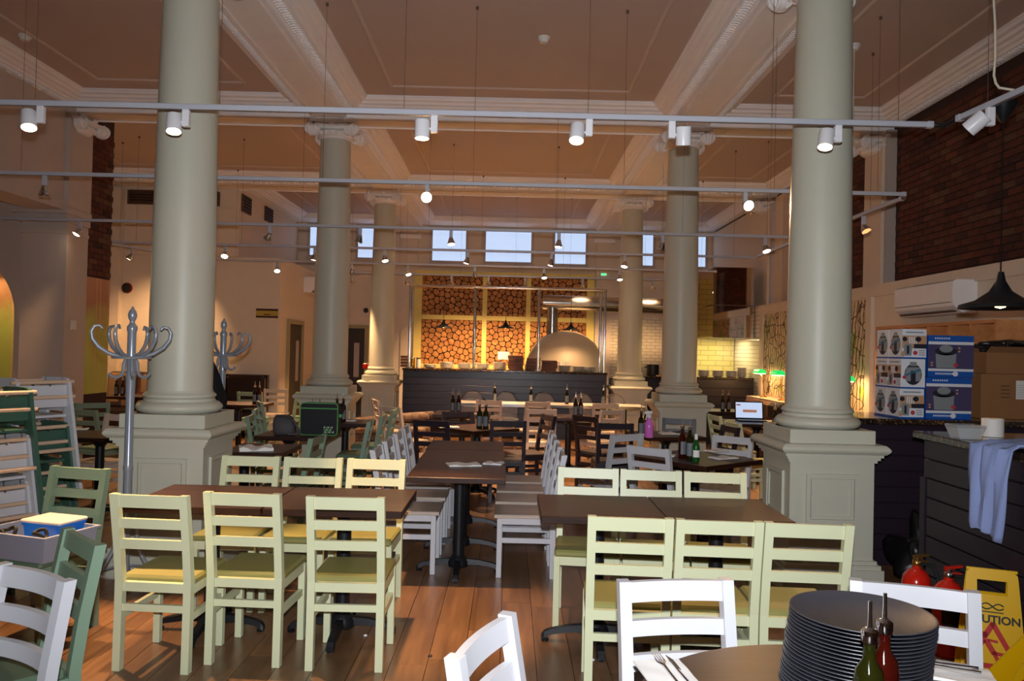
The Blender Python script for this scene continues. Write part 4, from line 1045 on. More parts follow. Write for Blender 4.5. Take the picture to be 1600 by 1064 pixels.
# ---- wet floor signs
def floor_sign(loc, rz, tilt, label, lines, pict):
    e=empty('floor_sign',loc,0,label,'sign','yellow floor signs'); e.matrix_world=Matrix.Translation(Vector(loc))@RZ(rz)@tilt
    w0,w1,h=.145,.105,.62
    for s in (-1,1):
        m=Matrix.Translation(Vector((0,0,h)))@RX(s*.17)@Matrix.Translation(Vector((0,0,-h)))
        out=[(-w0,0),(w0,0),(w1,h-.02),(w1-.02,h),(-w1+.02,h),(-w1,h-.02)]
        # leaf with a hand hole: four pieces round the slot
        b=MB(); hz0,hz1,hw=h-.115,h-.05,.062
        xz=lambda z:w0+(w1-w0)*z/h
        for poly in ([(-w0,0),(w0,0),(xz(hz0),hz0),(-xz(hz0),hz0)],[(-xz(hz0),hz0),(-hw,hz0),(-hw,hz1),(-xz(hz1),hz1)],[(hw,hz0),(xz(hz0),hz0),(xz(hz1),hz1),(hw,hz1)],[(-xz(hz1),hz1),(xz(hz1),hz1),(w1,h-.02),(w1-.02,h),(-w1+.02,h),(-w1,h-.02)]):
            b.prism(poly,-.008 if s<0 else .0,0 if s<0 else .008,'y',m)
        leaf=b.build('sign_leaf','yellow_plastic',e)
        if s<0:
            F=m@TR(0,-.009,0)@RX(PI/2)
            def flat(poly,name,material): 
                bb=MB(); bb.prism(poly,0,.0012,'z',F); return bb.build(name,material,leaf)
            # red warning triangle outline
            T=.105; cz=.27
            tri=[(-T,cz-.085),(T,cz-.085),(0,cz+.105)]
            for k in range(3):
                a=Vector(tri[k]); b2=Vector(tri[(k+1)%3]); d=(b2-a).normalized(); n=Vector((-d.y,d.x))*.0115
                flat([tuple(a-d*.006-n),tuple(b2+d*.006-n),tuple(b2+d*.006+n),tuple(a-d*.006+n)],'warning_triangle','sign_red')
            def limb(p0,p1,r):
                a=Vector(p0);b2=Vector(p1);d=(b2-a).normalized();n=Vector((-d.y,d.x))*r; flat([tuple(a-n),tuple(b2-n),tuple(b2+n),tuple(a+n)],'pictogram','sign_red')
            if pict=='slip':
                limb((-.03,cz+.03),(.005,cz-.03),.012); limb((.0,cz-.02),(.03,cz-.08),.009); limb((.0,cz-.025),(.045,cz-.03),.008); limb((.045,cz-.03),(.06,cz-.055),.007); limb((-.03,cz+.025),(-.06,cz-.005),.006); limb((-.02,cz+.03),(.02,cz+.025),.006)
                flat([(-.035+.014*math.cos(a),cz+.053+.014*math.sin(a)) for a in [2*PI*k/12 for k in range(12)]],'pictogram','sign_red')
            else:
                limb((-.05,cz-.07),(.05,cz-.07),.012); limb((0,cz-.07),(.0,cz+.04),.014); limb((-.04,cz-.06),(.03,cz+.05),.008)
                for k in range(5): limb((-.04+.02*k,cz-.07),(-.042+.021*k,cz-.05),.005)
            for s_,z_,sz,nm in lines: text(nm,s_,sz,'sign_black',leaf,F@TR(0,z_,.0008))
            for k in (-1,1):       # maker's crossed wave mark
                pts=[(x_,.452+k*.013*math.sin(x_*62)) for x_ in [-.045+.09*i/20 for i in range(21)]]
                bb=MB(); bb.tube([F@Vector((q[0],q[1],.001)) for q in pts],.0032,5); bb.build('wave_mark','sign_black',leaf)
            flat([(-.045,.424),(.045,.424),(.045,.429),(-.045,.429)],'mark_line','sign_black')
    MB().cyl((-w1,0,h-.004),(w1,0,h-.004),.008,10).build('hinge','yellow_plastic',e)
floor_sign((2.30,3.79,.0),math.radians(-22),RX(.0),'yellow wet floor caution sign standing by the island counter',[('CAUTION',.392,.05,'sign_text'),('WET FLOOR',.135,.046,'sign_text')],'slip')
floor_sign((2.06,3.3,.085),math.radians(-6),RY(.56),'yellow cleaning sign tilted at the bottom right corner',[('CAUTION',.392,.05,'sign_text'),('CLEANING',.145,.042,'sign_text'),('IN PROGRESS',.095,.042,'sign_text')],'clean')
# ---- fire extinguishers
def extinguisher(x,y,label,valve,head):
    e=empty('fire_extinguisher',(x,y,0),0,label,'fire extinguisher','red fire extinguishers'); e.scale=(.95,.95,.86)
    MB().lathe([(.075,0),(.082,.01),(.082,.37),(.075,.42),(.05,.455),(.026,.47),(.024,.49)],28).build('cylinder','red_enamel',e,50)
    MB().lathe([(.022,.485),(.026,.49),(.026,.515),(.015,.53),(.012,.55)],14).build('valve',valve,e,50)
    MB().prism([(-.02,.535),(.075,.555),(.078,.565),(-.02,.555)],-.012,.012,'y').prism([(-.02,.515),(.07,.51),(.07,.518),(-.02,.53)],-.012,.012,'y').build('handle',head,e)
    MB().tube([(.03,-.01,.50),(.085,-.02,.50),(.115,-.03,.42),(.108,-.03,.25),(.10,-.03,.13)],[.011,.011,.011,.012,.017],8).build('hose','rubber',e,50)
    MB().tube([(.0+.018*math.cos(a),-.03,.535+.018*math.sin(a)) for a in [2*PI*k/12 for k in range(12)]],.002,5,True).build('pin_ring','chrome',e)
    lp=[(.083*math.cos(a),.083*math.sin(a)) for a in [-PI/2-.9+1.8*i/8 for i in range(9)]]; q=MB(); q.add([(v[0],v[1],zz) for zz in (.16,.33) for v in lp],[(i,i+1,10+i,9+i) for i in range(8)]); q.build('instruction_label','sign_black',e,50)
p=aty(1432,900,4.62); extinguisher(p.x,p.y,'red fire extinguisher with brass valve, left of the two','brass','brass')
p=aty(1482,900,4.38); extinguisher(p.x,p.y,'red fire extinguisher with red handle, right of the two','steel','red_enamel')
# black bin bag behind them
def blob(name, loc, sx,sy,sz, material, label, cat, seed=1, rough=.16):
    r=random.Random(seed); bm=bmesh.new(); bmesh.ops.create_icosphere(bm,subdivisions=4,radius=1)
    ph=[(Vector((r.uniform(-1,1),r.uniform(-1,1),r.uniform(-1,1))).normalized(),r.uniform(3,11),r.uniform(0,6)) for _ in range(9)]
    for v in bm.verts:
        d=1+sum(math.sin(v.co.dot(a)*f+p_) for a,f,p_ in ph)*rough/4
        v.co=Vector((v.co.x*d*sx,v.co.y*d*sy,(v.co.z*d+1)*sz)); v.co.z=max(v.co.z,0)
    me=bpy.data.meshes.new(name); bm.to_mesh(me); bm.free(); me.polygons.foreach_set('use_smooth',[True]*len(me.polygons)); me.materials.append(M(material))
    o=inst(name,me,None,loc); return tag(o,label,cat)
p=aty(1424,900,5.55); blob('bin_bag',(p.x+.03,5.45,0),.15,.2,.24,'black_plastic','shiny black bin bag in the corner of the counters','bag',3,.55)
# ---- blue cloth over the island counter
n=20; m_=26; vs=[]; fs=[]
for j in range(m_):
    for i in range(n):
        u=i/(n-1); s=j/(m_-1)
        y=4.02+.40*u*(1-.30*s)+.10*s+.02*math.sin(s*5)
        L=s*.80
        fold=.016*math.sin(u*17+s*3)+.010*math.sin(u*31-s*4)
        if L<.30: vs.append((2.90-L,y+.12*(.30-L),1.148+.018+fold*.6))
        else: d=L-.30; vs.append((2.588-.02*min(1,d*6)-.012+fold*.8-.02*d,y+.05*d,1.158-max(0,d-.01)*1.0+(.06*u if s>.98 else 0)))
for j in range(m_-1):
    for i in range(n-1): k=j*n+i; fs.append((k,k+1,k+n+1,k+n))
b=MB(); b.add(vs,fs); o=b.build('dust_sheet','blue_cloth',None,60); tag(o,'pale blue cloth draped over the island counter edge','cloth')
md=o.modifiers.new('thick','SOLIDIFY'); md.thickness=.006; md.offset=1
# things on the island counter
p=atz(1508,686,1.14); e=empty('food_container',(p.x,p.y,1.142),0,'clear plastic food container on the island counter','container')
MB().sweep([[Vector((sx*a,sy*b_,z)) for sx,sy in ((-1,-1),(1,-1),(1,1),(-1,1))] for a,b_,z in ((.06,.05,0),(.085,.065,.07),(.088,.068,.072),(.083,.063,.068),(.058,.048,.004))]).build('tub','container_clear',e); MB().bbox(-.09,.09,-.07,.07,.072,.085,.005).build('lid','container_clear',e)
p=atz(1560,684,1.14); e=empty('paper_roll',(p.x,p.y+.06,1.142),0,'white paper roll standing on the island counter','roll'); MB().lathe([(.02,0),(.062,0),(.062,.11),(.02,.11),(.02,0)],28,cap=False).build('paper','paper_white',e,40); MB().lathe([(.02,0),(.02,.11)],16,cap=False).build('core','cardboard',e,40)
e=empty('brass_cup',(2.73,3.98,1.142),0,'small brass cup at the right edge of island counter','cup'); MB().lathe([(0,0),(.028,0),(.042,.085),(.040,.085),(.026,.004),(0,.004)],24).build('cup_body','brass',e,40); MB().tube([(.042*1,0,.065),(.065,0,.06),(.065,0,.03),(.034,0,.02)],.004,6).build('handle','brass',e,40)
# ---- boxes on the rear service counter
def urn_picture(e, w, h, y, kind, ang=0.0):
    """printed carton face built from thin flat print pieces on the face at local y, turned by ang"""
    F=RZ(ang)@TR(0,y,0)@RX(PI/2)
    def fl_(poly,material,k=1): bb=MB(); bb.prism([(a*w,b_*h) for a,b_ in poly],0,.0007*k,'z',F); bb.build('print',material,e)
    rect=lambda a,b_,c,d:[(a,c),(b_,c),(b_,d),(a,d)]
    ell=lambda cx,cz,rx,rz:[(cx+rx*math.cos(t),cz+rz*math.sin(t)) for t in [2*PI*k/16 for k in range(16)]]
    if kind=='urn':
        fl_(ell(0,.48,.36,.36),'ink_dark'); fl_([(-.30,.25),(.30,.25),(.33,.55),(.26,.72),(-.26,.72),(-.33,.55)],'ink_grey',2); fl_(rect(-.14,.14,.76,.90),'ink_grey',2); fl_(rect(-.10,.10,.18,.60),'ink_dark',3); fl_([(-.30,.42),(.30,.62),(.30,.68),(-.30,.48)],'ink_teal',4); fl_(ell(-.36,.38,.08,.06),'ink_rose',4); fl_(rect(-.5,.5,.0,.05),'box_blue',2)
    elif kind=='scene':
        fl_(rect(-.5,.5,.35,.78),'ink_tan'); fl_(rect(-.02,.5,.35,.50),'ink_dark',2)
        for k in range(4): fl_(rect(-.22+.09*k,-.17+.09*k,.50,.74),'box_white',2)
        fl_(ell(.16,.66,.12,.09),'ink_dark',2); fl_(ell(-.40,.66,.10,.08),'ink_dark',2); fl_([(-.42,.10),(-.12,.10),(-.10,.42),(-.20,.52),(-.34,.52),(-.44,.42)],'ink_grey',3); fl_(rect(-.31,-.22,.16,.44),'ink_dark',4); fl_(ell(-.46,.16,.07,.1),'ink_tan',4); fl_(ell(.04,.20,.09,.075),'ink_rose',3); fl_(rect(-.5,.5,.0,.05),'box_blue',2)
        for k in range(3): fl_(rect(.18,.44,.12+.07*k,.15+.07*k),'ink_grey',2)
        fl_(rect(-.36,.36,.87,.91),'ink_grey',2)
    else:
        fl_(rect(-.5,.5,.0,.14),'box_blue'); fl_(rect(-.5,.5,.14,.20),'box_white'); fl_(rect(-.5,.5,.20,.78),'box_plum'); fl_(rect(-.5,.5,.78,.85),'box_white'); fl_(rect(-.5,.5,.85,1.0),'box_blue')
        fl_([(-.32,.22),(.10,.22),(.12,.56),(-.34,.56)],'ink_grey',2); fl_(ell(-.11,.62,.25,.10),'ink_dark',2); fl_(ell(-.11,.68,.15,.09),'ink_grey',3); fl_(ell(.10,.29,.05,.05),'ink_rose',4)
        for a,b_ in ((-.42,.34),(-.42,.28),(.18,.70),(.18,.62)): fl_(ell(a,b_,.025,.022),'ink_tan',3)
        for k in range(10): fl_(rect(-.34+.04*k,-.315+.04*k,.06,.10),'box_white',2)
        fl_(ell(.10,.08,.06,.06),'box_white',3)
        for k in range(7): fl_(rect(-.36+.05*k,-.33+.05*k,.91,.945),'box_white',2)
def carton(x,y,z,w,d,h,material,label,kind=None,rz=0.0,group=None,side=None):
    e=empty('carton',(x,y,z),rz,label,'box',group); MB().bbox(-w/2,w/2,-d/2,d/2,0,h,.002).build('box_body',material,e)
    if kind: urn_picture(e,w,h,-d/2,kind)
    if side: urn_picture(e,d,h,-w/2,side,-PI/2)
    return e
zt=1.1465; yb=6.42
x0=aty(1408,640,6.22).x; x1=aty(1446,640,6.22).x; x2=aty(1449,640,6.24).x; x3=aty(1520,640,6.24).x
bw=x1-x0; dd=.213
rows=[('scene','urn'),('urn','scene'),('scene','urn')]      # top to bottom: front face, side face
rn=['bottom','middle','top']
for r_ in range(3):
    for k in range(2):
        f,sd=rows[2-r_]
        carton((x0+x1)/2-(.006*(2-r_)),6.22+dd/2+k*(dd+.004),zt+r_*.2325,bw,dd,.231,'box_white','white urn carton, %s row, %s one of the wrapped stack'%(rn[r_],('front','rear')[k]),f if k==0 else None,0,'white urn cartons',sd)
for r_ in range(2): carton((x2+x3)/2-(.0 if r_ else .012),6.24+.15,zt+r_*.328,x3-x2,.30,.325,'box_blue','%s large blue soup kettle carton'%('upper' if r_ else 'lower'),'kettle',0,'blue kettle cartons')
x5=aty(1528,640,6.42).x
e=carton(x5+.31,6.55,zt,.60,.30,.36,'cardboard','brown carton with white paper label, lower one'); F=TR(0,-.151,0)@RX(PI/2)
MB().prism([(-.02,.16),(.10,.16),(.10,.31),(-.02,.31)],0,.001,'z',F).build('shipping_label','paper_white',e)
for k in range(4): MB().prism([(-.14,.17+.03*k),(-.07,.17+.03*k),(-.07,.178+.03*k),(-.14,.178+.03*k)],0,.001,'z',F).build('print','vent_brown',e)
for k in range(6): MB().prism([(-.01,.18+.018*k),(.085,.18+.018*k),(.085,.183+.018*k),(-.01,.183+.018*k)],.001,.0016,'z',F).build('print','ink_grey',e)
e=carton(x5+.33,6.55,zt+.362,.56,.30,.17,'cardboard','open brown carton on top with dark plastic bag')
b=MB(); 
for s in (-1,1): b.box(-.28,.28,s*.15-.002,s*.15+.002,.17,.24,TR(0,s*.15,.17)@RX(-s*.9)@TR(0,-s*.15,-.17))
b.build('flap','cardboard',e)
blob('plastic_bag',(x5+.33,6.55,zt+.525),.25,.14,.055,'black_plastic','dark green plastic bag spilling from the open carton','bag',5,.35)
# ---- shelf unit on the right wall and air conditioner
e=empty('shelf_unit',(XL-.001,8.0,1.30),0,'orange wooden pigeonhole shelf on the right wall','shelf')
MB().box(-.26,0,-1.15,1.1,.64,.67).build('top_board','shelf_wood',e); MB().box(-.26,0,-1.15,1.1,0,.03).build('bottom_board','shelf_wood',e)
for k in range(7): y=-1.15+k*.372; MB().box(-.255,0,y,y+.03,.03,.64).build('divider','shelf_wood',e)
MB().box(-.01,0,-1.15,1.1,.03,.64).build('back_board','grey_wall',e)
for k in range(5): tag(inst('glass_tumbler',MB().lathe([(0,0),(.03,0),(.036,.11),(.034,.11),(.028,.005),(0,.005)],16).mesh('glass_tumbler',40),None,(XL-.14,8.04+.09*k+(.03 if k>2 else 0),1.3315)),'amber glass tumbler on the orange shelf','tumbler','glasses on the shelf').data.materials.append(M('brass'))
def aircon(mtx,label,L=1.15):
    e=empty('air_conditioner',(0,0,0),0,label,'air conditioner'); e.matrix_world=mtx
    MB().prism([(0,0),(-.14,0),(-.22,.07),(-.235,.12),(-.235,.30),(-.20,.32),(0,.32)],-L/2,L/2,'x').build('housing','plaster_white',e,30)
    MB().box(-L/2+.06,L/2-.06,-.205,-.15,.012,.03,RX(0)).build('air_outlet','vent_brown',e); MB().box(-L/2+.02,L/2-.02,-.238,-.235,.10,.106).build('seam','vent_brown',e)
P=atx(1512,478,XL); aircon(TR(XL,8.15,2.06)@RZ(-PI/2),'white wall air conditioner under the brick on the right')
P=atx(480,447,-4.25); aircon(TR(-4.25,16.9,P.z-.15)@RZ(PI/2),'white wall air conditioner on the partition block side',1.1)
# ---- laptop
p=aty(1172,650,10.55); e=empty('laptop',(p.x,10.5,.7508),math.radians(-4),'open laptop with lit screen on a dark table','laptop')
MB().bbox(-.18,.18,-.12,.12,0,.018,.004).build('keyboard_base','black_plastic',e)
sm=TR(0,.12,.016)@RX(-.18); lid=MB().bbox(-.185,.185,-.006,.006,0,.235,.004,sm).build('screen_lid','black_plastic',e)
MB().box(-.172,.172,-.0075,-.006,.018,.222,sm).build('screen','screen',lid); MB().box(-.08,.10,-.0085,-.0075,.09,.125,sm).build('screen_picture','screen_tan',lid); MB().box(-.165,-.11,-.0085,-.0075,.18,.195,sm).build('screen_mark','sign_red',lid)
# ---- bags on the left table
p=atz(492,682,.75); e=empty('messenger_bag',(p.x+.01,7.72,.7508),math.radians(-2),'black messenger bag with green piping on a table','bag')
def rrect(w,z0,z1,r,n=6):
    pts=[]
    for cx,cz,a0 in ((w/2-r,z0+r,-PI/2),(w/2-r,z1-r,0),(-w/2+r,z1-r,PI/2),(-w/2+r,z0+r,PI)):
        for k in range(n+1): a=a0+PI/2*k/n; pts.append((cx+r*math.cos(a),cz+r*math.sin(a)))
    return pts
rr=rrect(.36,0,.305,.035)
MB().prism(rr,-.07,.07,'y').build('bag_body','bag_black',e,40)
MB().tube([(q[0],-.07,q[1]) for q in rr],.0045,6,True).build('piping','bag_green',e,50)
MB().cyl((-.178,-.074,.255),(.178,-.074,.255),.006,8).build('zip_piping','bag_green',e)
MB().bbox(.17,.205,-.02,.02,.17,.20,.004).build('strap_ring','bag_green',e)
MB().tube([(.19,0,.19),(.215,.02,.27),(.20,.05,.30),(.12,.09,.25),(-.12,.09,.22),(-.2,.06,.18),(-.205,.02,.12),(-.185,0,.17)],.012,8).build('strap','bag_black',e,50)
for k,(z,n) in enumerate(((.075,7),(.052,6),(.030,8))):        # small unreadable green lettering
    for i in range(n): MB().box(.05+i*.0125,.058+i*.0125,-.0712,-.0700,z-.007,z+.007+(.004 if (i+k)%3==0 else 0)).build('lettering',('lid_clear','bag_green','bag_green')[(i+k)%3],e)
gx_=atz(436,682,.75).x; e=empty('shoulder_bag',(gx_,7.66,.7515),math.radians(8),'slouched grey shoulder bag beside the messenger bag','bag')
MB().sweep([[Vector((sx*a+ox,sy*b_,z)) for sx,sy in ((-1,-.7),(-.7,-1),(.7,-1),(1,-.7),(1,.7),(.7,1),(-.7,1),(-1,.7))] for a,b_,z,ox in ((.085,.07,0,0),(.10,.085,.03,0),(.10,.08,.10,-.006),(.085,.06,.16,-.014),(.06,.03,.185,-.02))]).build('bag_body','bag_grey',e,60)
MB().sweep([[Vector((x,y,z+t)) for y,t in ((-.088,0),(-.092,.004),(.06,.004),(.06,0))] for x,z in ((-.075,.165),(.0,.178),(.06,.15),(.09,.10))]).build('flap','bag_grey',e,60)
MB().tube([(.04,-.03,.165),(.09,-.05,.13),(.13,-.06,.06),(.15,-.05,.02),(.11,-.09,.012),(.04,-.10,.012)],.011,8).build('strap','bag_grey',e,60)
# ---- coat stands
def coat_stand(x,y,label,h=1.8):
    e=empty('coat_stand',(x,y,0),.35,label,'coat stand','grey bentwood coat stands')
    MB().lathe([(.024,.10),(.026,.5),(.027,.78),(.031,.80),(.026,.82),(.025,1.2),(.029,1.36),(.032,1.38),(.027,1.40),(.026,1.66),(.032,1.68),(.030,1.70),(.018,1.715),(.014,1.73),(.022,1.745),(.028,1.77),(.022,1.795),(.010,1.81),(.006,1.825),(0,1.828)],20).build('pole','coat_stand_grey',e,50)
    for k in range(6):
        a=2*PI*k/6+.2; c,s=math.cos(a),math.sin(a)
        pts=[(r*c,r*s,z) for r,z in ((.02,1.50),(.07,1.505),(.13,1.525),(.19,1.565),(.225,1.615),(.232,1.66),(.215,1.695),(.185,1.70),(.168,1.68))]
        MB().tube(pts,[.012,.013,.013,.013,.012,.011,.010,.009,.007],8).build('hat_hook','coat_stand_grey',e,50)
        a+=PI/6; c,s=math.cos(a),math.sin(a)
        if k%2==0 or True:
            pts=[(r*c,r*s,z) for r,z in ((.03,1.49),(.045,1.46),(.045,1.42),(.06,1.385),(.09,1.37),(.12,1.375),(.138,1.395))]
            if k%2==0: MB().tube(pts,[.011,.012,.012,.011,.011,.010,.011],8).build('coat_hook','coat_stand_grey',e,50)
    MB().tube([(.11*math.cos(2*PI*k/24),.11*math.sin(2*PI*k/24),1.50) for k in range(24)],.009,6,True).build('hook_ring','coat_stand_grey',e,50)
    for k in range(4):
        a=PI/2*k; c,s=math.cos(a),math.sin(a)
        pts=[(r*c,r*s,z) for r,z in ((.025,.62),(.05,.52),(.06,.40),(.07,.28),(.13,.16),(.21,.08),(.25,.03),(.262,.012))]
        MB().tube(pts,[.011,.013,.013,.013,.014,.014,.013,.012],8).build('foot','coat_stand_grey',e,50)
    MB().tube([(.15*math.cos(2*PI*k/24),.15*math.sin(2*PI*k/24),.135) for k in range(24)],.008,6,True).build('foot_ring','coat_stand_grey',e,50)
p=aty(201,700,5.12); coat_stand(p.x,5.12,'grey bentwood coat stand before the front left column')
p=aty(346,650,7.1); coat_stand(p.x,7.1,'grey bentwood coat stand behind the front left column')
n=14; secs=[]
for k in range(10):
    t=k/9; z=1.44-.62*t; rx=.06+.11*min(1,t*2.2); ry=.04+.06*min(1,t*2)
    secs.append([Vector((rx*math.cos(2*PI*i/n)*(1+.1*math.sin(3*i+k)),ry*math.sin(2*PI*i/n),z)) for i in range(n)])
o=MB().sweep(secs).build('coat','black_cloth',None,60,loc=(p.x-.10,7.0,0)); tag(o,'dark coat hanging on the rear coat stand','coat')
# ---- highchairs in two stacks
HC={}
def highchair(x,y,z,rz,col,label):
    if col not in HC:
        m='chair_white' if col=='white' else 'highchair_green'; P=[]
        # side panel: a broad inverted U with splayed legs, rounded shoulders and slot
        so=[(-.24,0),(-.17,0),(-.115,.50),(-.115,.56),(.115,.56),(.115,.50),(.17,0),(.24,0),(.165,.70),(.15,.735),(.12,.75),(-.12,.75),(-.15,.735),(-.165,.70)]
        leftleg=[(-.25,0),(-.165,0),(-.085,.56),(-.085,.75),(-.135,.745),(-.155,.72)]
        rightleg=[(-a,b_) for a,b_ in leftleg][::-1]
        sp=MB().prism(leftleg,-.011,.011,'x').prism(rightleg,-.011,.011,'x').box(-.011,.011,-.10,.10,.69,.75).box(-.011,.011,-.10,.10,.52,.58)
        P.append(('side_panel',sp.mesh('side_panel'),m,[(-.215,0,0,-.06),(.215,0,0,.06)]))
        r=MB()
        P.append(('rung',MB().cyl((-.21,0,0),(.21,0,0),.013,10).mesh('rung',40),'rung_wood',[(0,-.20,.27,0),(0,.20,.27,0),(0,-.155,.62,0),(0,-.14,.72,0),(0,.14,.72,0),(0,.15,.62,0)]))
        P.append(('seat',MB().bbox(-.2,.2,-.12,.14,.48,.50,.004).mesh('seat'),m,[(0,0,0,0)]))
        P.append(('strap',MB().tube([(-.06,-.13,.72),(-.05,-.10,.60),(-.02,.0,.51),(.03,.04,.52),(.06,-.05,.58),(.05,-.13,.70)],.010,6).mesh('strap',40),'strap_black',[(0,0,0,0)]))
        P.append(('back_panel',MB().bbox(-.19,.19,-.135,-.12,.55,.70,.004).mesh('back_panel'),m,[(0,0,0,0)]))
        for n_,me,mm,l in P: me.materials.append(M(mm))
        HC[col]=P
    e=empty('highchair',(x,y,z),rz,label,'highchair','stacked wooden highchairs')
    for n_,me,mm,ls in HC[col]:
        for l in ls:
            o=inst(n_,me,e,l[:3])
            if l[3]: o.rotation_euler=(0,-l[3],0)
for k,c in enumerate(('green','green','white')): highchair(-3.19,5.34,.30*k,math.radians(62),c,'%s wooden highchair, %s of the right stack beside tub'%(c,['bottom','middle','top'][k]))
for k,c in enumerate(('white','white','green')): highchair(-3.10,4.76,.28*k,math.radians(60),c,'%s wooden highchair, %s of the stack cut by left edge'%(c,['bottom','middle','top'][k]))
# ---- grey tub with blue box on the sage chair
p=atz(58,868,.46); e=empty('storage_tub',(-2.50,4.30,.458),math.radians(-18),'grey plastic tub standing on the sage green chair','tub')
def tub(w,d,h,t=.012,fl_=.02):
    o_=[Vector((sx*w/2*.9,sy*d/2*.9,0)) for sx,sy in ((-1,-1),(1,-1),(1,1),(-1,1))]
    q=lambda k,z:[Vector((sx*w/2*k,sy*d/2*k,z)) for sx,sy in ((-1,-1),(1,-1),(1,1),(-1,1))]
    return MB().sweep([q(.90,0),q(1.0,h),q(1.06,h),q(1.06,h+.012),q(.97,h+.012),q(.88,.012)])
tub(.46,.34,.125).build('tub_body','tub_grey',e)
b_=empty('plastic_box',(-2.45,4.36,.4775),math.radians(-16),'blue plastic box with clear lid in the grey tub','box'); tub(.24,.17,.13).build('box_body','tub_blue',b_); MB().bbox(-.132,.132,-.098,.098,.142,.16,.006).build('lid','lid_clear',b_)
for k,(x,y) in enumerate(((-2.62,4.24),(-2.43,4.20))):
    o=MB().tube([(.032*math.cos(a),.032*math.sin(a),.012*math.sin(2*a)) for a in [2*PI*i/14 for i in range(14)]],.010,7,True).build('strap_coil','strap_black',None,50,loc=(x,y,.585)); o.rotation_euler=(.5,.2,k); tag(o,'black coiled strap in the tub, %s one'%('left','right')[k],'strap')
MB().bbox(-.06,.06,-.03,.03,0,.07,.01).build('folded_cloth','paper_white',None,loc=(-2.53,4.21,.475)); tag(bpy.data.objects['folded_cloth'],'white folded paper bundle in the grey tub','paper')
# ---- bar top: plates, boards, jars
pm={}
def plates(px,r,n,label,z0=1.24,y=15.1,g='stacked plates on the bar',nm='plate'):
    p=aty(px,570,y)
    if r not in pm:
        pm[r]=MB().lathe([(0,0),(r*.55,0),(r*.6,.004),(r,.016),(r,.019),(r*.58,.008),(0,.007)],28).mesh(nm,40); pm[r].materials.append(M('ceramic'))
    for k in range(n): tag(inst(nm,pm[r],None,(p.x,y,z0+.0005+k*.0125)),label,'plate',g)
for px,n,l in ((672,5,'first from left'),(698,9,'second from left'),(726,8,'third from left'),(754,8,'fourth from left'),(781,11,'fifth from left'),(882,8,'first right of the boards'),(904,7,'second right of the boards'),(921,7,'rightmost')):
    plates(px,.135,n,'white plate in the bar top stack, %s'%l)
for px,n,l in ((1076,8,'leftmost'),(1100,9,'second'),(1122,9,'third'),(1143,9,'fourth')): plates(px,.12,n,'plate in the kitchen counter stack, %s'%l,1.21,14.75,'stacked plates on the kitchen counter')
plates(1159,.10,14,'plate in tallest stack at the right end of kitchen counter',1.21,14.75,'stacked plates on the kitchen counter')
bm_=[]
for i,(px,n,w,l) in enumerate(((806,14,.28,'left'),(833,12,.26,'middle'),(858,10,.28,'right'))):
    p=aty(px,570,15.1); me=MB().bbox(-w/2,w/2,-.14,.14,0,.019,.003).mesh('serving_board'); me.materials.append(M('board_wood'))
    for k in range(n): o=tag(inst('serving_board',me,None,(p.x+rnd.uniform(-.012,.012),15.1,1.2405+k*.0195)),'dark wooden serving board in the %s stack on the bar'%l,'board','stacked serving boards'); o.rotation_euler=(0,0,rnd.uniform(-.06,.06))
for px,l,m in ((645,'first','brass'),(654,'second','ceramic')):
    p=aty(px,560,15.15); e=empty('jar',(p.x,15.15,1.24),0,'glass jar with lid at left end of bar, %s one'%l,'jar'); MB().lathe([(0,0),(.04,0),(.044,.02),(.044,.14),(.034,.16)],18).build('jar_body',m,e,40); MB().lathe([(.045,.16),(.045,.19),(0,.19)],18).build('lid','steel',e,40)
p=aty(634,572,15.15); e=empty('board_stack_box',(p.x-.02,15.16,1.2405),0,'brown wooden crate at the left end of the bar','crate'); 
for k in range(4): MB().bbox(-.07,.07,-.1,.1,.01+k*.055,.055+k*.055,.004).build('slat','board_wood',e)
for px in (876,886): 
    p=aty(px,550,15.1); e=empty('candle',(p.x,15.1,1.2405+.1065),0,'short white candle on the plate stack, %s one'%('left' if px==876 else 'right'),'candle'); MB().lathe([(.03,0),(.03,.07),(.02,.075),(0,.07)],14).build('wax','paper_white',e,40); MB().cyl((0,0,.07),(0,0,.085),.002,6).build('wick','sign_black',e)
p=aty(1020,575,16.5); 
for k,l in ((0,'left'),(.34,'right')):
    e=empty('stock_pot',(p.x+k,16.5,1.14),0,'black stock pot on the far kitchen counter, %s one'%l,'pot'); MB().lathe([(.12,0),(.125,.02),(.125,.24),(.13,.245),(0,.25)],24).build('pot_body','pot_black',e,40); MB().tube([(-.125,0,.18),(-.165,0,.18),(-.165,0,.2),(-.125,0,.2)],.008,6).build('handle','pot_black',e)
p=aty(787,548,15.262); e=empty('menu_card',(p.x,15.262,1.2405),0,'white card on a thin stand on the bar','card'); MB().cyl((0,0,0),(0,0,.20),.005,8).lathe([(.04,0),(.04,.008)],14).build('stand','steel',e); MB().box(-.11,.11,-.003,.003,.19,.34).build('card','paper_white',e)
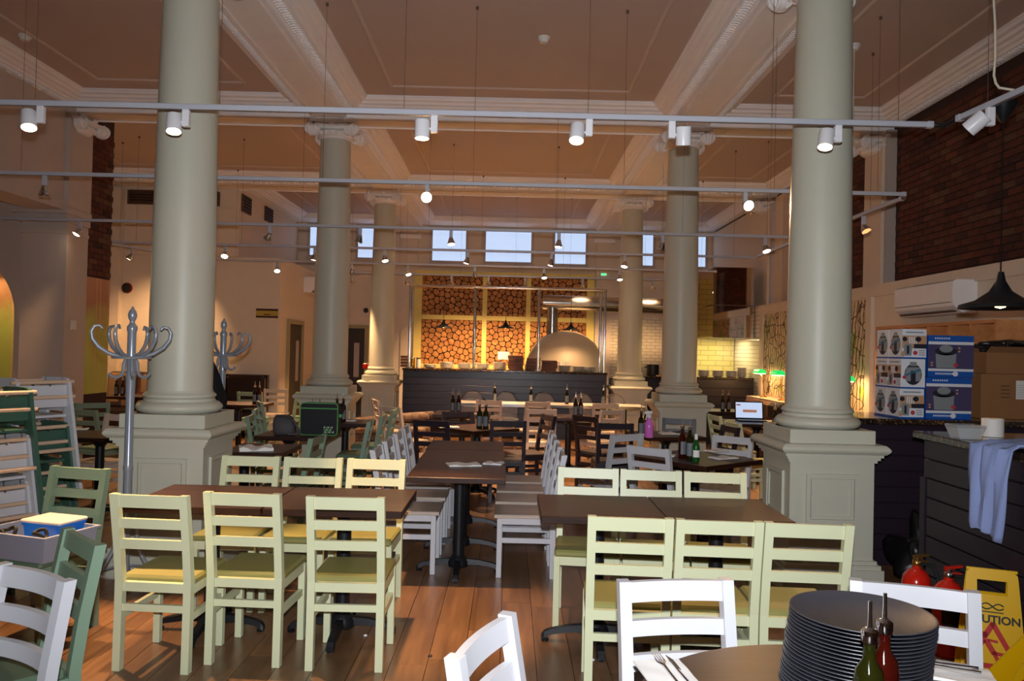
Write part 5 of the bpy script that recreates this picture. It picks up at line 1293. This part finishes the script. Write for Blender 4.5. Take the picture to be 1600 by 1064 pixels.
# ---- green banker lamps on the right ledge
for px,Y,l in ((1193,13.6,'farthest of three'),(1222,12.55,'middle one of three'),(1329,10.02,'nearest, right of front column')):
    p=atx(px,600,4.25); Y=p.y; e=empty('banker_lamp',(4.25,Y,.9205),0,'brass banker lamp with green glass shade, %s'%l,'lamp','green banker lamps')
    MB().lathe([(.06,0),(.06,.015),(.02,.03),(.011,.05)],18).build('base','brass',e,40); MB().tube([(0,0,.03),(.0,0,.2),(-.03,0,.36),(-.07,0,.43)],.009,8).build('arm','brass',e,40)
    sh=[]
    for k in range(13):
        a=PI*k/12; sh.append((-.075*math.cos(a),.075*math.sin(a)))
    MB().prism([(q[0]-.07,q[1]+.40) for q in sh],-.13,.13,'y').build('lamp_shade','lamp_green',e,40)
    MB().box(-.13,-.01,-.11,.11,.392,.399).build('bulb','bulb_warm',e)
    light('banker_light','POINT',(-.07,0,.37),6,WARM,e,shadow_soft_size=.04)
# small debris on the floor
for i,(px,py) in enumerate(((672,1026),(571,994),(926,1032))):
    p=atz(px,py,0); o=MB().lathe([(0,0),(.012,.002),(.009,.008),(0,.011)],7).build('crumb','sign_black' if i==0 else 'paper_white',None,loc=(p.x,p.y,.0005)); tag(o,'tiny %s crumb on the plank floor'%('dark one, a' if i==0 else ('pale one under left table, a' if i==1 else 'pale one under right table, a')),'crumb')
# ================================================================== TRACK LIGHTS
TZ_=3.08
def track(name_label, p0, p1, hangers):
    p0=Vector(p0); p1=Vector(p1); d=p1-p0; e=empty('lighting_track',p0,0,name_label,'light track','ceiling light tracks')
    L=d.length; m=Matrix.Rotation(math.atan2(d.y,d.x),4,'Z')
    MB().bbox(0,L,-.017,.017,-.017,.017,.004,m).build('rail','track_grey',e)
    MB().box(0,L,-.006,.006,-.0185,-.0165,m).build('contact_slot','wire_grey',e)
    for s in (0,1): MB().bbox(s*L-(.04 if s else 0),s*L+(0 if s else .04),-.020,.020,-.02,.02,.003,m).build('end_cap','track_grey',e)
    for t in hangers:
        q=d*t; MB().cyl((q.x,q.y,.0),(q.x,q.y,ZC-TZ_),.0017,5).lathe([(.014,-.025),(.014,0)],10,(q.x,q.y,ZC-TZ_)).build('suspension_wire','wire_grey',e)
    return e
HD={}
def head_meshes():
    HD['canb']=MB().bbox(-.022,.022,-.018,.018,-.125,-.018,.004).mesh('bracket'); HD['canb'].materials.append(M('white_lacquer'))
    HD['can']=MB().lathe([(.045,.055),(.047,.05),(.047,-.06),(.043,-.06),(.040,-.035),(0,-.035)],28).mesh('lamp_can',40); HD['can'].materials.append(M('white_lacquer'))
    HD['canl']=MB().lathe([(.0405,-.046),(0,-.046)],24).mesh('lens'); HD['canl'].materials.append(M('lamp_glow'))
    HD['canl0']=MB().lathe([(.0405,-.046),(0,-.046)],24).mesh('lens'); HD['canl0'].materials.append(M('lamp_dim'))
    HD['spb']=MB().bbox(-.02,.02,-.016,.016,-.11,-.018,.004).mesh('bracket'); HD['spb'].materials.append(M('track_grey'))
    HD['sp']=MB().lathe([(.014,.05),(.022,.045),(.03,.02),(.048,-.03),(.05,-.045),(.046,-.045),(.03,0),(0,.02)],24).mesh('reflector',50); HD['sp'].materials.append(M('chrome'))
    HD['spl']=MB().lathe([(.046,-.038),(.03,-.05),(0,-.054)],20).mesh('lens',60); HD['spl'].materials.append(M('lamp_glow'))
    HD['spl0']=MB().lathe([(.046,-.038),(0,-.038)],20).mesh('lens'); HD['spl0'].materials.append(M('lamp_dim'))
head_meshes()
def head(p, kind, d, lit, label, power=0.0, side=-1, cone=62, blend=.7):
    e=empty('track_spotlight',p,0,label,'spotlight','track spotlights')
    d=Vector(d).normalized(); q=(-d).to_track_quat('Z','Y')
    if kind=='can':
        inst('bracket',HD['canb'],e,(0,0,0)); c=Vector((side*.075,0,-.105)); MB().cyl((side*.02,0,-.1),(side*.04,0,-.1),.008,8).build('pivot','white_lacquer',e)
        b=inst('lamp_can',HD['can'],e,c); l=inst('lens',HD['canl' if lit else 'canl0'],b)
    else:
        inst('bracket',HD['spb'],e,(0,0,0)); c=Vector((0,0,-.12))+d*.03
        b=inst('reflector',HD['sp'],e,c); l=inst('lens',HD['spl' if lit else 'spl0'],b)
    b.rotation_mode='QUATERNION'; b.rotation_quaternion=q
    if power:
        o=light('spot_light','SPOT',c+d*.075,power*WK,WARM,e,shadow_soft_size=.04,spot_size=math.radians(cone),spot_blend=blend); aim(o,d)
    return e
def tp(px,py,Y): q=aty(px,py,Y); return (q.x,Y,TZ_-.0)
TY=[5.0,7.12,9.82,11.92,14.05,15.9]
trk=[('nearest ceiling light track crossing in front of the columns',-4.6,2.62),('second light track from the front',-4.9,3.5),('third light track, in front of second columns',-6.3,3.45),('fourth light track from the front',-6.2,3.6),('fifth light track, in front of third columns',-5.4,3.6),('farthest light track behind third columns',-3.6,3.2)]
for (l,xa,xb),Y in zip(trk,TY): track(l,(xa,Y,TZ_),(xb,Y,TZ_),[.06,.22,.38,.54,.70,.86,.97])
track('light track running forward along the right side',(2.70,4.86,TZ_),(2.93,2.2,TZ_),[.1,.6]); track('light track running back along the right wall',(3.56,7.3,TZ_),(3.62,11.8,TZ_),[.15,.5,.9]); track('light track running back along left pier',(-6.2,11.9,TZ_),(-5.4,13.9,TZ_),[.2,.8])
for k,(a,b_) in enumerate((((2.62,5.0,TZ_),(2.70,4.86,TZ_)),((3.5,7.12,TZ_),(3.56,7.3,TZ_)))):
    o=MB().tube([Vector(a),Vector(a).lerp(Vector(b_),.4)+Vector((.03,.02,-.01)),Vector(b_)],.016,8).build('track_connector','black_plastic',None,50); tag(o,'black flexible track connector, %s'%('nearest at upper right' if k==0 else 'above the brick wall end'),'connector')
T1=[(64,(.25,-.35,-1),1,'far left'),(291,(.12,-.3,-1),1,'in front of left column'),(679,(.0,-.05,-1),1,'left of centre'),(921,(-.1,-.42,-1),1,'right of centre, turned to us'),(1050,(.05,.25,-1),0,'before second right column, lens turned away'),(1310,(-.2,-.28,-1),1,'in front of right column')]
for px,d,lit,l in T1: head(tp(px,180,TY[0]),'can',d,lit,'white can spotlight on nearest track, %s'%l,(20 if px>900 else 60) if lit else 0,1 if px==1050 else -1,cone=42,blend=.5)
head((2.725,4.57,TZ_),'can',(-.55,.55,-.6),0,'white can spotlight at upper right, turned away from us',0,-1)
T2=[(70,(-.1,.2,-1),0,'unlit, far left'),(668,(.02,-.9,-.30),1,'brightest one facing us'),(1165,(.15,-.8,-.35),1,'lit, right of second column')]
for px,d,lit,l in T2: head(tp(px,285,TY[1]),'spot',d,lit,'chrome spotlight on second track, %s'%l,20 if lit else 0)
T3=[(125,(-.5,-.45,-1),1,'lit, beside left pier'),(422,(-.5,.3,-.8),0,'unlit, left of second column'),(563,(-.3,.2,-1),0,'unlit, between left columns'),(705,(.1,-.2,-1),1,'lit, over the middle'),(874,(-.1,-.1,-1),1,'lit, right of middle'),(1036,(-.2,.2,-1),0,'unlit, at second right column'),(1196,(.15,-.35,-.8),1,'lit, at right end')]
for px,d,lit,l in T3: head(tp(px,355,TY[2]),'spot',d,lit,'chrome spotlight on third track, %s'%l,75 if lit else 0)
T4=[(352,(.1,-.6,-.8),1,'lit, right of front left column'),(492,(-.2,.1,-1),1,'at second left column'),(601,(.25,-.3,-1),1,'at third left column'),(731,(-.3,.05,-1),1,'below left high window'),(862,(-.2,.1,-1),1,'below right high window'),(977,(-.2,-.3,-1),1,'at third right column')]
for px,d,lit,l in T4: head(tp(px,390,TY[3]),'spot',d,lit,'chrome spotlight on fourth track, %s'%l,60)
T5=[(433,(.15,-.5,-.8),1,'far left'),(550,(-.1,.4,-1),1,'beside second left column'),(637,(.3,-.35,-1),1,'beside third left column'),(742,(-.1,.5,-1),1,'above left bar post'),(850,(.1,-.3,-1),1,'above the oven side'),(968,(.1,-.3,-1),1,'at third right column')]
for px,d,lit,l in T5: head(tp(px,425,TY[4]),'spot',d,lit,'small looking spotlight on fifth track, %s'%l,60)
for px,l in ((550,'first'),(635,'second'),(705,'third'),(763,'fourth'),(820,'fifth'),(910,'sixth'),(1020,'seventh')): head(tp(px,455,TY[5]),'spot',(0,.75,-.8),1,'tiny looking spotlight on the farthest track, %s from left'%l,45 if px in (705,763,820,910,1020) else 0,cone=80)
for px,Y,d,l in ((1387,8.15,(.2,-.5,-.8),'nearer'),(1345,8.95,(.3,-.3,-.8),'farther')): head((3.58,Y,TZ_),'spot',d,0,'unlit chrome spotlight on right wall track, %s'%l)
for (x,y),d,l in (((-5.95,12.5),(-.5,.0,-.8),'nearer'),((-5.65,13.3),(-.4,.8,-.8),'farther')): head((x,y,TZ_),'spot',d,1,'lit spotlight on the left pier track, %s'%l,28,cone=85,blend=1.0)
# pendant at the right front hung from the side track
pendant(2.83,4.62,1.91,'large black pendant lamp over the right counter',1.33,TZ_+.02,22,True)
# cable to the side track, smoke detectors
o=MB().tube([aty(1551,-30,4.42),aty(1555,40,4.42),aty(1555,90,4.42),aty(1553,118,4.42),aty(1556,130,4.42),aty(1561,137,4.41),(2.74,4.38,TZ_+.02)],.007,8).build('power_cable','cable_white',None,50); tag(o,'white power cable dropping to the right side track','cable')
for px,py,l in ((850,58,'middle of ceiling'),(39,55,'left ceiling'),(1335,70,'right of front column, with hanging rod')):
    p=atz(px,py,ZC); e=empty('smoke_detector',(p.x,p.y,ZC),0,'white smoke detector, %s'%l,'smoke detector'); MB().lathe([(.06,0),(.06,-.02),(.045,-.035),(.04,-.055),(0,-.06)],20).build('body','switch_white',e,40); MB().lathe([(.04,-.03),(.042,-.045)],16,cap=False).build('vents','sign_black',e)
    if px==1335: MB().cyl((0,0,-.05),(0,0,-2.2),.006,6).build('rod','cable_white',e)
